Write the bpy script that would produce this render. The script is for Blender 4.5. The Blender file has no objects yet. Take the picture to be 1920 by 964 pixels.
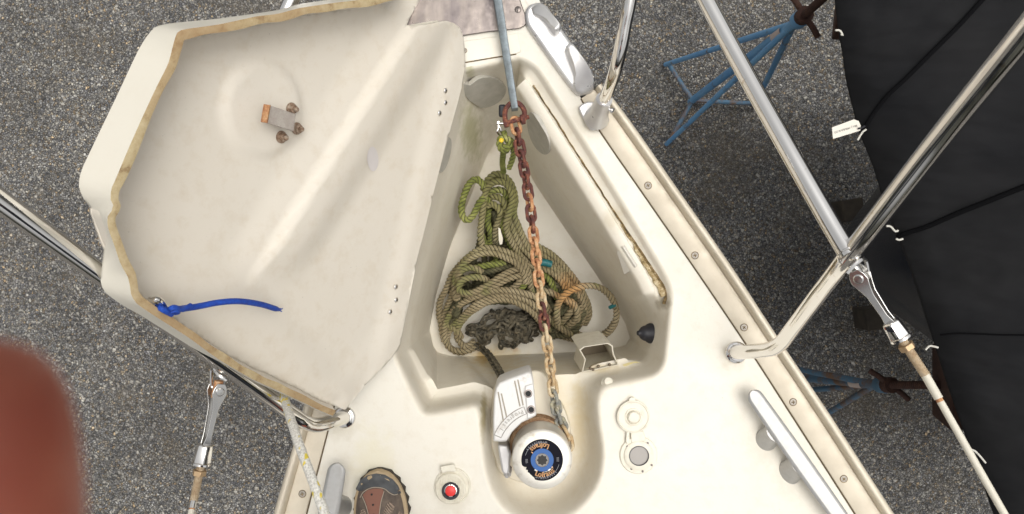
import bpy, bmesh, math, random
from mathutils import Vector, Matrix, Quaternion, noise
from mathutils.geometry import delaunay_2d_cdt
random.seed(7)
R = math.radians
scene = bpy.context.scene
C = scene.collection

# ------------------------------------------------------------------ camera, light, exposure
H = 1.45                                   # lens height above the deck (deck is z = 0)
cam_d = bpy.data.cameras.new('camera'); cam = bpy.data.objects.new('camera', cam_d); C.objects.link(cam)
cam.location = (0, 0, H); cam.rotation_euler = (0, 0, 0)
cam_d.sensor_width = 36; cam_d.lens = 36*H/1.92
cam_d.clip_start = 0.01; cam_d.clip_end = 400
cam_d.dof.use_dof = True; cam_d.dof.focus_distance = 1.45; cam_d.dof.aperture_fstop = 16
scene.camera = cam
SUN_EL, SUN_AZ = 78, 80
world = bpy.data.worlds.new("World"); scene.world = world; world.use_nodes = True
wn = world.node_tree; wn.nodes.clear()
sky = wn.nodes.new('ShaderNodeTexSky'); sky.sky_type = 'NISHITA'; sky.sun_disc = False
sky.sun_elevation = R(SUN_EL); sky.sun_rotation = R(SUN_AZ); sky.dust_density = 6; sky.air_density = 1.0
hs = wn.nodes.new('ShaderNodeHueSaturation'); hs.inputs['Saturation'].default_value = 0.05
bgn = wn.nodes.new('ShaderNodeBackground'); bgn.inputs['Strength'].default_value = 0.15
wo = wn.nodes.new('ShaderNodeOutputWorld')
wn.links.new(sky.outputs[0], hs.inputs['Color']); wn.links.new(hs.outputs[0], bgn.inputs[0]); wn.links.new(bgn.outputs[0], wo.inputs[0])
sl = bpy.data.lights.new('sun', 'SUN'); sl.energy = 1.0; sl.angle = R(42); sl.color = (1, .93, .82)
so = bpy.data.objects.new('sun', sl); C.objects.link(so)
_a = R(SUN_AZ); _e = R(SUN_EL)
so.rotation_euler = Vector((math.sin(_a)*math.cos(_e), math.cos(_a)*math.cos(_e), math.sin(_e))).to_track_quat('Z', 'Y').to_euler()
scene.view_settings.view_transform = 'Standard'; scene.view_settings.look = 'None'
scene.view_settings.exposure = 0.10; scene.view_settings.gamma = 1

# ------------------------------------------------------------------ helpers
def P(px, py, z=0.0):
    """a point of the place at height z, measured off the photograph (1 px = 1 mm at deck height)"""
    s = 0.001*(H-z)/H
    return Vector(((px-960)*s, (482-py)*s, z))
def Ps(pts, z=0.0): return [P(p[0], p[1], p[2] if len(p) > 2 else z) for p in pts]
WL = {}
def wloc(o): return WL.get(o.name, Vector((0,0,0)))
def tag(o, label=None, cat=None, group=None, kind=None):
    if label: o['label'] = label
    if cat: o['category'] = cat
    if group: o['group'] = group
    if kind: o['kind'] = kind
    return o
def empty(name, loc, label=None, cat=None, parent=None, group=None):
    o = bpy.data.objects.new(name, None); C.objects.link(o); o.empty_display_size = .05
    loc = Vector(loc); WL[o.name] = loc
    if parent: o.parent = parent; o.location = loc - wloc(parent)
    else: o.location = loc
    return tag(o, label, cat, group)
class MB:
    def __init__(s): s.v = []; s.f = []; s.m = []
    def add(s, v, f, m=0):
        n = len(s.v); s.v += [Vector(a) for a in v]; s.f += [tuple(i+n for i in q) for q in f]; s.m += [m]*len(f)
        return s
    # tube along points with radius (number or list)
    def tube(s, pts, r, n=12, cap=True, m=0, closed=False):
        pts = [Vector(p) for p in pts]; N = len(pts)
        rs = r if isinstance(r, (list, tuple)) else [r]*N
        T = []
        for i in range(N):
            a = pts[(i-1) % N] if (closed or i > 0) else pts[0]
            b = pts[(i+1) % N] if (closed or i < N-1) else pts[-1]
            T.append((b-a).normalized())
        up = Vector((0,0,1)) if abs(T[0].z) < .9 else Vector((0,1,0))
        X = T[0].cross(up).normalized(); V = []; 
        for i in range(N):
            X = (X - T[i]*X.dot(T[i])).normalized(); Y = T[i].cross(X)
            for k in range(n):
                a = 2*math.pi*k/n
                V.append(pts[i] + (X*math.cos(a)+Y*math.sin(a))*rs[i])
        F = []
        for i in range(N if closed else N-1):
            j = (i+1) % N
            for k in range(n):
                l = (k+1) % n; F.append((i*n+k, i*n+l, j*n+l, j*n+k))
        if cap and not closed:
            F.append(tuple(range(n-1, -1, -1))); F.append(tuple((N-1)*n+k for k in range(n)))
        return s.add(V, F, m)
    # three-strand laid rope
    def rope(s, pts, r=.0072, pitch=.028, n=15, m=0, ph=0.0, step=.0021, fray=0.0):
        pts = resample(pts, step); N = len(pts)
        T = [(pts[min(i+1, N-1)]-pts[max(i-1, 0)]).normalized() for i in range(N)]
        up = Vector((0,0,1)) if abs(T[0].z) < .9 else Vector((0,1,0))
        X = T[0].cross(up).normalized(); V = []; d = 0
        for i in range(N):
            if i: d += (pts[i]-pts[i-1]).length
            X = (X - T[i]*X.dot(T[i])).normalized(); Y = T[i].cross(X)
            tw = 2*math.pi*d/pitch + ph
            w = 1 + .10*noise.noise(pts[i]*60) + .05*noise.noise(pts[i]*400)
            for k in range(n):
                a = 2*math.pi*k/n
                c = abs(math.cos(1.5*(a)))
                rr = r*w*(.58 + .46*c**.6)
                b = a + tw
                V.append(pts[i] + (X*math.cos(b)+Y*math.sin(b))*rr)
        F = [(i*n+k, i*n+(k+1) % n, (i+1)*n+(k+1) % n, (i+1)*n+k) for i in range(N-1) for k in range(n) if k % 5 != 2]
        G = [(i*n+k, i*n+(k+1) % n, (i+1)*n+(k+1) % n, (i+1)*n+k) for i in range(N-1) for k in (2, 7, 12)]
        F.append(tuple(range(n-1, -1, -1))); F.append(tuple((N-1)*n+k for k in range(n)))
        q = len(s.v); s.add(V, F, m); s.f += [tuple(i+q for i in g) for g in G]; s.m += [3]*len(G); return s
    def lathe(s, c, axis, prof, n=40, m=0, xdir=None, cap=True):
        c = Vector(c); axis = Vector(axis).normalized()
        X = axis.orthogonal().normalized() if xdir is None else Vector(xdir)
        Y = axis.cross(X); V = []
        for r, h in prof:
            for k in range(n):
                a = 2*math.pi*k/n; V.append(c + axis*h + (X*math.cos(a)+Y*math.sin(a))*max(r, 1e-5))
        F = [(i*n+k, i*n+(k+1) % n, (i+1)*n+(k+1) % n, (i+1)*n+k) for i in range(len(prof)-1) for k in range(n)]
        if cap: F.append(tuple(range(n-1, -1, -1))); F.append(tuple((len(prof)-1)*n+k for k in range(n)))
        return s.add(V, F, m)
    def prism(s, top, bot, m=0):
        n = len(top)
        F = [tuple(range(n)), tuple(range(2*n-1, n-1, -1))] + [(i, n+i, n+(i+1) % n, (i+1) % n) for i in range(n)]
        return s.add(list(top)+list(bot), F, m)
    def loft(s, rings, closed=True, cap0=False, cap1=False, m=0):
        n = len(rings[0]); V = [p for r in rings for p in r]; F = []
        for i in range(len(rings)-1):
            for k in range(n if closed else n-1):
                l = (k+1) % n; F.append((i*n+k, i*n+l, (i+1)*n+l, (i+1)*n+k))
        if cap0: F.append(tuple(range(n-1, -1, -1)))
        if cap1: F.append(tuple((len(rings)-1)*n+k for k in range(n)))
        return s.add(V, F, m)
    def box(s, c, sx, sy, sz, rot=None, m=0):
        M = rot if rot is not None else Matrix.Identity(3); c = Vector(c)
        V = [c + M @ Vector((x*sx/2, y*sy/2, z*sz/2)) for z in (-1, 1) for x, y in ((-1,-1),(1,-1),(1,1),(-1,1))]
        return s.add(V, [(3,2,1,0),(4,5,6,7),(0,1,5,4),(1,2,6,5),(2,3,7,6),(3,0,4,7)], m)
    def build(s, name, mats, parent=None, bevel=0, sub=0, angle=40, flat=False, segs=2, origin=None, recalc=True):
        mats = mats if isinstance(mats, (list, tuple)) else [mats]
        me = bpy.data.meshes.new(name)
        if origin is None:
            lo = [min(v[i] for v in s.v) for i in range(3)]; hi = [max(v[i] for v in s.v) for i in range(3)]
            origin = Vector([(a+b)/2 for a, b in zip(lo, hi)]); origin.z = lo[2]
        origin = Vector(origin)
        me.from_pydata([v-origin for v in s.v], [], s.f)
        for x in mats: me.materials.append(x)
        for p, mi in zip(me.polygons, s.m): p.material_index = mi
        if recalc:
            bm = bmesh.new(); bm.from_mesh(me); bmesh.ops.recalc_face_normals(bm, faces=bm.faces); bm.to_mesh(me); bm.free()
        if not flat:
            me.shade_smooth(); me.set_sharp_from_angle(angle=R(angle))
        o = bpy.data.objects.new(name, me); C.objects.link(o)
        WL[o.name] = origin
        if parent: o.parent = parent; o.location = origin - wloc(parent)
        else: o.location = origin
        if bevel:
            b = o.modifiers.new('b', 'BEVEL'); b.width = bevel; b.segments = segs; b.limit_method = 'ANGLE'; b.angle_limit = R(35)
            if not flat: b.harden_normals = False
            me.shade_smooth(); me.set_sharp_from_angle(angle=R(55))
        if sub:
            q = o.modifiers.new('s', 'SUBSURF'); q.levels = sub; q.render_levels = sub
        return o
def resample(pts, step):
    """Catmull-Rom through the points, at even steps"""
    pts = [Vector(p) for p in pts]
    if len(pts) < 3: 
        n = max(2, int((pts[1]-pts[0]).length/step)); return [pts[0].lerp(pts[1], i/n) for i in range(n+1)]
    q = [pts[0]*2-pts[1]] + pts + [pts[-1]*2-pts[-2]]; out = []
    for i in range(1, len(q)-2):
        a, b, c, d = q[i-1:i+3]; n = max(2, int((c-b).length/step*1.15))
        for k in range(n):
            t = k/n
            out.append(.5*((2*b)+(c-a)*t+(2*a-5*b+4*c-d)*t*t+(3*b-a-3*c+d)*t**3))
    out.append(pts[-1]); return out
def roundpoly(pts, r, n=5):
    """2D/3D polygon with rounded corners; r a number or per-point list"""
    out = []; N = len(pts)
    for i in range(N):
        a, b, c = Vector(pts[i-1]), Vector(pts[i]), Vector(pts[(i+1) % N])
        ri = r[i] if isinstance(r, (list, tuple)) else r
        u = (a-b); v = (c-b); lu, lv = u.length, v.length
        d = min(ri, lu*.45, lv*.45)
        p0 = b+u.normalized()*d; p1 = b+v.normalized()*d
        for k in range(n+1):
            t = k/n; out.append(p0*(1-t)**2+b*2*t*(1-t)+p1*t*t)
    return out
def inpoly(x, y, poly):
    c = False; n = len(poly); j = n-1
    for i in range(n):
        a, b = poly[i], poly[j]
        if (a[1] > y) != (b[1] > y) and x < (b[0]-a[0])*(y-a[1])/(b[1]-a[1])+a[0]: c = not c
        j = i
    return c
def sheet2d(outer, holes, step, jitter=0):
    """triangulated 2D sheet with interior grid points; returns verts2d, tris"""
    pts = [Vector((p[0], p[1])) for p in outer]; E = [(i, (i+1) % len(outer)) for i in range(len(outer))]
    for h in holes:
        n = len(pts); pts += [Vector((p[0], p[1])) for p in h]; E += [(n+i, n+(i+1) % len(h)) for i in range(len(h))]
    xs = [p[0] for p in outer]; ys = [p[1] for p in outer]
    x = min(xs)+step*.5
    row = 0
    while x < max(xs):
        y = min(ys)+step*(.5 if row % 2 else .1)
        while y < max(ys):
            if inpoly(x, y, outer) and not any(inpoly(x, y, h) for h in holes):
                pts.append(Vector((x, y)))
            y += step
        x += step*.87; row += 1
    v, e, f, *_ = delaunay_2d_cdt(pts, E, [], 0, 1e-7)
    F = []
    for t in f:
        cx = sum(v[i].x for i in t)/len(t); cy = sum(v[i].y for i in t)/len(t)
        if inpoly(cx, cy, outer) and not any(inpoly(cx, cy, h) for h in holes): F.append(tuple(t))
    return v, F
def dup(src, loc, parent=None, rot=None, name=None):
    """copy of a part (with its children) at a world location"""
    o = src.copy(); C.objects.link(o); loc = Vector(loc); WL[o.name] = loc
    if parent: o.parent = parent; o.location = loc - wloc(parent)
    else: o.parent = None; o.location = loc
    if rot is not None:
        o.rotation_mode = 'QUATERNION'; o.rotation_quaternion = rot
    for ch in src.children:
        c = ch.copy(); C.objects.link(c); c.parent = o
    return o
def smooth(a, b, x):
    t = max(0, min(1, (x-a)/(b-a))) if a != b else (x > a); return t*t*(3-2*t)

# ------------------------------------------------------------------ materials
def mat(name, col, rough=.5, metal=0, spec=.5, coat=0):
    m = bpy.data.materials.new(name); m.use_nodes = True
    b = m.node_tree.nodes['Principled BSDF']
    b.inputs['Base Color'].default_value = (*col, 1); b.inputs['Roughness'].default_value = rough
    b.inputs['Metallic'].default_value = metal; b.inputs['Specular IOR Level'].default_value = spec
    b.inputs['Coat Weight'].default_value = coat
    return m
class NT:
    def __init__(s, m):
        s.t = m.node_tree; s.b = s.t.nodes['Principled BSDF']
        g = s.t.nodes.new('ShaderNodeNewGeometry'); s.pos = g.outputs['Position']; s.rnd = g.outputs['Random Per Island']
    def n(s, ty, **k):
        x = s.t.nodes.new(ty)
        for a, v in k.items(): setattr(x, a, v)
        return x
    def l(s, a, b): s.t.links.new(a, b)
    def noise(s, scale, detail=4, vec=None, rough=.55, dist=0):
        x = s.n('ShaderNodeTexNoise'); x.inputs['Scale'].default_value = scale; x.inputs['Detail'].default_value = detail
        x.inputs['Roughness'].default_value = rough; x.inputs['Distortion'].default_value = dist
        s.l(vec or s.pos, x.inputs['Vector']); return x.outputs['Fac']
    def ramp(s, fac, stops, interp='LINEAR'):
        x = s.n('ShaderNodeValToRGB'); x.color_ramp.interpolation = interp
        e = x.color_ramp.elements
        while len(e) < len(stops): e.new(.5)
        for el, (p, c) in zip(e, stops):
            el.position = p; el.color = (*c, 1) if isinstance(c, tuple) else (c, c, c, 1)
        s.l(fac, x.inputs[0]); return x.outputs[0]
    def mix(s, fac, a, b, mode='MIX'):
        x = s.n('ShaderNodeMix', data_type='RGBA', blend_type=mode)
        for v, i in ((fac, 0), (a, 6), (b, 7)):
            if isinstance(v, (int, float)): x.inputs[i].default_value = v
            elif isinstance(v, tuple): x.inputs[i].default_value = (*v, 1)
            else: s.l(v, x.inputs[i])
        return x.outputs[2]
    def math(s, op, a, b=0):
        x = s.n('ShaderNodeMath', operation=op)
        for v, i in ((a, 0), (b, 1)):
            if isinstance(v, (int, float)): x.inputs[i].default_value = v
            else: s.l(v, x.inputs[i])
        return x.outputs[0]
    def blob(s, c, r, distort=.02, scale=40, sx=1, sy=1):
        """1 inside an irregular spot round a fixed point of the place, 0 outside"""
        d = s.n('ShaderNodeVectorMath', operation='SUBTRACT'); s.l(s.pos, d.inputs[0]); d.inputs[1].default_value = c
        k = s.n('ShaderNodeVectorMath', operation='MULTIPLY'); s.l(d.outputs[0], k.inputs[0]); k.inputs[1].default_value = (sx, sy, .3)
        L = s.n('ShaderNodeVectorMath', operation='LENGTH'); s.l(k.outputs[0], L.inputs[0])
        nz = s.math('MULTIPLY', s.math('SUBTRACT', s.noise(scale, 5), .5), distort*2)
        q = s.math('ADD', L.outputs['Value'], nz)
        return s.ramp(s.math('DIVIDE', q, r), [(0, 1.0), (.45, .8), (1, 0.0)])
    def bump(s, h, strength=.3, dist=.001):
        x = s.n('ShaderNodeBump'); x.inputs['Strength'].default_value = strength; x.inputs['Distance'].default_value = dist
        s.l(h, x.inputs['Height']); s.l(x.outputs[0], s.b.inputs['Normal'])
    def col(s, c): s.l(c, s.b.inputs['Base Color'])
    def rough(s, c): s.l(c, s.b.inputs['Roughness'])

def gelcoat(name, base, rough=.35, speck=.5, grime=.35, spots=(), bump=.15, tread=False):
    m = mat(name, base, rough); t = NT(m)
    big = t.ramp(t.noise(2.6, 5), [(.3, 0.0), (.75, 1.0)])
    dk = tuple(c*f for c, f in zip(base, (.88, .85, .80)))
    c = t.mix(t.math('MULTIPLY', big, grime), base, dk)
    fine = t.ramp(t.noise(34, 6, rough=.7), [(.5, 0.0), (.78, 1.0)])
    c = t.mix(t.math('MULTIPLY', fine, grime*.8), c, tuple(x*f for x, f in zip(base, (.78, .70, .58))))
    # scratches: stretched noise
    mp = t.n('ShaderNodeMapping'); mp.inputs['Scale'].default_value = (9, 70, 30); mp.inputs['Rotation'].default_value = (0, 0, .5); t.l(t.pos, mp.inputs[0])
    scr = t.ramp(t.noise(6, 5, mp.outputs[0]), [(.62, 0.0), (.72, 1.0)])
    c = t.mix(t.math('MULTIPLY', scr, grime*.35), c, tuple(x*.72 for x in base))
    # small specks of dirt
    v = t.n('ShaderNodeTexVoronoi'); v.inputs['Scale'].default_value = 62; t.l(t.pos, v.inputs['Vector'])
    sp = t.ramp(v.outputs['Distance'], [(.035, 1.0), (.075, 0.0)])
    gate = t.ramp(t.noise(7, 3), [(.55, 0.0), (.68, 1.0)])
    c = t.mix(t.math('MULTIPLY', t.math('MULTIPLY', sp, gate), speck), c, (.13, .10, .06))
    for (pos, r, scol, st, sx, sy) in spots:
        c = t.mix(t.math('MULTIPLY', t.blob(pos, r, r*.6, 55, sx, sy), st), c, scol)
    t.col(c)
    t.rough(t.ramp(t.noise(12, 5), [(.3, rough-.06), (.8, rough+.22)]))
    h = t.noise(26, 3)
    if tread:
        mp2 = t.n('ShaderNodeMapping'); mp2.inputs['Rotation'].default_value = (0, 0, .16); mp2.inputs['Scale'].default_value = (250, 250, 250); t.l(t.pos, mp2.inputs[0])
        ch = t.n('ShaderNodeTexVoronoi'); ch.inputs['Scale'].default_value = 1; t.l(mp2.outputs[0], ch.inputs['Vector'])
        h = t.math('ADD', t.math('MULTIPLY', ch.outputs['Distance'], .35), h)
    t.bump(h, bump, .002)
    return m
CREAM = (.73, .675, .55)
rust1 = (.42, .17, .04); algae = (.30, .30, .08); ochre = (.55, .38, .12)
M_deck = gelcoat('deck_gelcoat', (.755, .72, .635), .42, .45, .40, tread=True, bump=.12,
    spots=[(P(700, 885), .05, (.66, .60, .36), .35, 1, .5), (P(1204, 838), .030, (.42, .34, .22), .45, 1, 1.2), (P(1374, 668), .030, (.45, .38, .26), .4, 1, 1), (P(850, 935), .045, (.52, .46, .34), .35, 1, 1), (P(1440, 835), .05, (.55, .50, .40), .4, 1, 1), (P(1490, 900), .05, (.55, .50, .40), .4, 1, 1), (P(640, 800), .035, (.48, .42, .30), .4, 1, 1), (P(1090, 235), .04, (.5, .43, .28), .35, 1, 1)])
M_lock = gelcoat('locker_gelcoat', (.775, .73, .63), .45, .95, .55, spots=[
    (P(908, 668, -.33), .030, (.60, .36, .06), .75, 1, 1.6), (P(962, 655, -.33), .014, rust1, .9, 1, 1.3),
    (P(925, 672, -.3), .06, (.62, .45, .15), .45, .7, 1.6),
    (P(884, 250, -.15), .055, algae, .6, 2.2, .8), (P(900, 285, -.2), .05, algae, .35, 2.4, .9), (P(916, 240, -.15), .05, (.25,.23,.12), .3, 1.5, .8),
    (P(880, 133, -.03), .016, algae, .75, 1, 1.5), (P(1150, 410, -.03), .03, (.45,.36,.18), .35, 1, 1), (P(1243, 565, -.03), .02, (.16, .12, .05), .7, 1.5, 1),
    (P(1122, 690, -.1), .05, (.60, .47, .22), .5, 1, 4), (P(907, 775, -.06), .04, (.30, .24, .08), .8, 5, .8),
    (P(1086, 790, -.1), .09, (.62, .50, .26), .45, 5, .8), (P(1010, 745, -.1), .12, (.66, .53, .28), .35, 1.2, 1), (P(860, 755, -.1), .02, (.35, .27, .12), .5, .8, 2)])
M_lid = gelcoat('lid_inner_gelcoat', (.70, .65, .565), .38, 1.0, .55, spots=[])
M_lidout = gelcoat('lid_outer_gelcoat', (.77, .73, .63), .35, .2, .15)
M_hull = gelcoat('hull_gelcoat', (.72, .69, .62), .25, .2, .15)
M_plast = mat('white_plastic', (.74, .70, .60), .4)
t = NT(M_plast); t.col(t.mix(t.math('MULTIPLY', t.ramp(t.noise(70, 5), [(.5, 0.0), (.75, 1.0)]), .45), (.72, .68, .57), (.50, .43, .32))); t.bump(t.noise(90), .06)
M_railx = None
M_rail = mat('toe_rail_alloy', (.60, .535, .42), .42, .15)
t = NT(M_rail); t.col(t.mix(t.ramp(t.noise(22, 6), [(.35, 0.0), (.8, 1.0)]), (.68, .61, .49), (.55, .485, .38))); t.rough(t.ramp(t.noise(60, 4), [(.3, .36), (.7, .55)])); t.bump(t.noise(300, 2), .08)
M_steel = mat('polished_steel', (.80, .78, .74), .06, 1)
t = NT(M_steel); t.rough(t.ramp(t.noise(28, 6), [(.35, .03), (.75, .16)])); t.col(t.mix(t.ramp(t.noise(60, 6), [(.66, 0.0), (.8, 1.0)]), (.80, .78, .75), (.50, .40, .29)))
M_steel2 = mat('worn_steel', (.58, .57, .55), .24, 1)
M_alu = mat('cast_alloy', (.62, .61, .59), .40, .6)
t = NT(M_alu); t.rough(t.ramp(t.noise(40, 5), [(.3, .26), (.75, .48)])); t.col(t.mix(t.ramp(t.noise(14, 6), [(.35, 0.0), (.75, 1.0)]), (.70, .69, .67), (.50, .49, .50))); t.bump(t.noise(55, 4), .12)
M_plate = mat('bow_plate_steel', (.50, .45, .41), .30, .9)
t = NT(M_plate); mp = t.n('ShaderNodeMapping'); mp.inputs['Scale'].default_value = (26, 5, 5); t.l(t.pos, mp.inputs[0])
t.col(t.mix(t.ramp(t.noise(1.5, 5, mp.outputs[0]), [(.35, 0.0), (.7, 1.0)]), (.27, .235, .21), (.15, .13, .13))); t.rough(t.ramp(t.noise(90, 5), [(.3, .24), (.7, .5)])); t.bump(t.noise(9, 3), .25, .006)
M_galv = mat('galvanised_steel', (.36, .41, .43), .55, .5)
t = NT(M_galv); t.col(t.mix(t.ramp(t.noise(70, 6, rough=.7), [(.35, 0.0), (.7, 1.0)]), (.28, .33, .36), (.16, .18, .19))); t.bump(t.noise(160), .25)
M_black = mat('black_rubber', (.018, .018, .024), .5)
M_dark = mat('dark_recess', (.02, .02, .02), .8)
M_white = mat('painted_alloy', (.78, .77, .75), .38, .05)
t = NT(M_white); t.col(t.mix(t.ramp(t.noise(45, 6, rough=.7), [(.55, 0.0), (.78, 1.0)]), (.68, .67, .65), (.45, .40, .33))); t.bump(t.noise(120, 3), .06)
M_stain_lip = mat('dirty_sealant', (.5, .4, .25), .8)
t = NT(M_stain_lip); t.col(t.ramp(t.noise(95, 7, rough=.8), [(.34, (.10, .075, .03)), (.46, (.30, .21, .09)), (.60, (.58, .49, .32)), (.75, (.70, .64, .50))])); t.bump(t.noise(150, 5), .6, .002)
M_gap = mat('dirt_line', (.10, .07, .03), .9)
t = NT(M_gap); t.col(t.ramp(t.noise(80, 6, rough=.8), [(.35, (.03, .025, .012)), (.55, (.20, .13, .05)), (.72, (.55, .46, .30))]))
M_edge = mat('raw_laminate_edge', (.45, .36, .2), .75)
t = NT(M_edge); c = t.ramp(t.noise(55, 7, rough=.75), [(.30, (.24, .15, .07)), (.45, (.46, .36, .20)), (.65, (.56, .47, .29))])
big = t.ramp(t.noise(5, 3), [(.42, 0.0), (.62, 1.0)]); c = t.mix(t.math('MULTIPLY', big, .55), c, (.33, .19, .09)); t.col(c); t.bump(t.noise(130, 4), .5, .002)
def rustmat(name, cols, scale=55, metal=.0):
    m = mat(name, (.3, .1, .03), .8, metal); t = NT(m)
    t.col(t.ramp(t.noise(scale, 8, rough=.78), cols)); t.bump(t.noise(170, 6, rough=.7), .9, .002); return m
M_rustd = rustmat('dark_rust', [(.30, (.035, .016, .018)), (.50, (.11, .035, .028)), (.58, (.22, .07, .035)), (.70, (.45, .30, .19))], 80)
M_rusto = rustmat('orange_rust', [(.30, (.14, .05, .035)), (.42, (.36, .15, .07)), (.54, (.56, .30, .14)), (.68, (.66, .53, .38))], 75)
M_rustp = rustmat('pale_rust', [(.30, (.30, .13, .05)), (.45, (.48, .33, .17)), (.6, (.62, .52, .35)), (.74, (.45, .42, .38))])
M_chg = rustmat('grey_worn_chain', [(.32, (.10, .10, .10)), (.48, (.24, .24, .22)), (.60, (.42, .38, .25)), (.74, (.45, .44, .42))])
M_chb = rustmat('black_chain_mud', [(.34, (.025, .023, .017)), (.45, (.065, .058, .040)), (.58, (.16, .135, .09)), (.72, (.36, .30, .20))], 60)
M_rope = mat('weathered_rope', (.3, .25, .15), .9)
t = NT(M_rope)
fib = t.noise(420, 3)
c = t.ramp(t.noise(9, 5), [(.30, (.20, .16, .085)), (.50, (.34, .275, .16)), (.70, (.50, .42, .28))])
c = t.mix(t.math('MULTIPLY', t.ramp(fib, [(.35, 1.0), (.6, 0.0)]), .5), c, (.14, .11, .06))
sx = t.n('ShaderNodeSeparateXYZ'); t.l(t.pos, sx.inputs[0])
up = t.n('ShaderNodeMapRange'); t.l(t.math('ADD', sx.outputs[1], t.math('MULTIPLY', t.math('SUBTRACT', t.noise(11, 4), .5), .22)), up.inputs[0])
up.inputs[1].default_value = -.05; up.inputs[2].default_value = .13
grn = t.ramp(t.noise(24, 5), [(.3, (.10, .115, .025)), (.6, (.21, .22, .055)), (.8, (.36, .35, .15))])
c = t.mix(t.math('MULTIPLY', up.outputs[0], .62), c, grn)
gb = t.ramp(t.noise(15, 4), [(.56, 0.0), (.66, 1.0)]); c = t.mix(t.math('MULTIPLY', gb, .6), c, (.17, .19, .05))
c = t.mix(t.math('MULTIPLY', t.blob(P(1068, 548, -.2), .045, .02), .7), c, (.55, .25, .06))
t.col(c); t.bump(fib, .5, .0015)
M_ropeg = mat('algae_green_rope', (.3, .33, .08), .9)
t = NT(M_ropeg); t.col(t.ramp(t.noise(30, 6, rough=.7), [(.3, (.085, .10, .022)), (.5, (.20, .22, .05)), (.66, (.36, .36, .13)), (.8, (.48, .43, .28))])); t.bump(t.noise(420, 3), .5, .0015)
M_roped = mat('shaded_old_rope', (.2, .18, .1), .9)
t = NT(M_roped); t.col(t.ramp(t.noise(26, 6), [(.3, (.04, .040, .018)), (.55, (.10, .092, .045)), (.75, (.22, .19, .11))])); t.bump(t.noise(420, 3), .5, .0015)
M_skin = mat('skin', (.60, .17, .10), .5)
M_skin.node_tree.nodes['Principled BSDF'].inputs['Subsurface Weight'].default_value = .25
M_skin.node_tree.nodes['Principled BSDF'].inputs['Subsurface Radius'].default_value = (.01, .004, .002)
t = NT(M_skin); t.col(t.mix(t.ramp(t.noise(130, 4), [(.3, 0.0), (.7, 1.0)]), (.64, .20, .12), (.50, .12, .075))); t.bump(t.noise(500, 3), .2, .0005)

# ------------------------------------------------------------------ ground and sky surround
GZ = -2.60
mg = MB(); S = 150
mg.add([(-S,-S,GZ),(S,-S,GZ),(S,S,GZ),(-S,S,GZ)], [(0,1,2,3)])
M_grav = mat('gravel', (.2, .2, .2), .85); t = NT(M_grav)
wp = t.n('ShaderNodeVectorMath', operation='MULTIPLY_ADD')
nz = t.n('ShaderNodeTexNoise'); nz.inputs['Scale'].default_value = 45; t.l(t.pos, nz.inputs['Vector'])
t.l(nz.outputs['Color'], wp.inputs[0]); wp.inputs[1].default_value = (.016, .016, .016); t.l(t.pos, wp.inputs[2])
def vor(scale, feat='F1'):
    v = t.n('ShaderNodeTexVoronoi', feature=feat); v.inputs['Scale'].default_value = scale; v.inputs['Randomness'].default_value = 1
    t.l(wp.outputs[0], v.inputs['Vector']); return v
v1 = vor(96); ve = vor(96, 'DISTANCE_TO_EDGE'); v2 = vor(64); v2e = vor(64, 'DISTANCE_TO_EDGE')
def sep(v, i):
    s_ = t.n('ShaderNodeSeparateColor'); t.l(v.outputs['Color'], s_.inputs[0]); return s_.outputs[i]
stone = t.ramp(sep(v1, 0), [(0, (.16, .155, .153)), (.30, (.27, .26, .245)), (.60, (.38, .36, .33)), (.85, (.50, .475, .425)), (1, (.70, .66, .58))])
tint = t.ramp(sep(v1, 1), [(0, (.92, .96, 1.06)), (.7, (1, 1, .98)), (.93, (1.12, 1.0, .84)), (1, (1.35, 1.05, .7))])
c = t.mix(1.0, stone, tint, 'MULTIPLY')
stone2 = t.ramp(sep(v2, 0), [(0, (.20, .195, .19)), (.6, (.34, .325, .30)), (1, (.56, .53, .47))])
pick = t.ramp(sep(v2, 2), [(.80, 0.0), (.81, 1.0)], 'CONSTANT')
c = t.mix(pick, c, stone2)
gap = t.ramp(ve.outputs['Distance'], [(.02, .22), (.16, 1.0)]); gap2 = t.ramp(v2e.outputs['Distance'], [(.02, .16), (.10, 1.0)])
g = t.mix(pick, gap, gap2)
c = t.mix(1.0, c, g, 'MULTIPLY')
pat = t.ramp(t.noise(1.6, 6, rough=.65), [(.32, .68), (.7, 1.18)]); c = t.mix(1.0, c, pat, 'MULTIPLY')
c = t.mix(t.math('MULTIPLY', t.ramp(t.noise(2.1, 5, rough=.65), [(.54, 0.0), (.70, 1.0)]), .55), c, (.17, .14, .10))
t.col(c); hh = t.mix(pick, ve.outputs['Distance'], v2e.outputs['Distance'])
t.bump(t.math('ADD', t.ramp(hh, [(0, 0.0), (.3, 1.0)]), t.math('MULTIPLY', sep(v1, 2), .6)), .9, .012)
tag(mg.build('ground', M_grav, flat=True), kind='structure')

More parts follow.
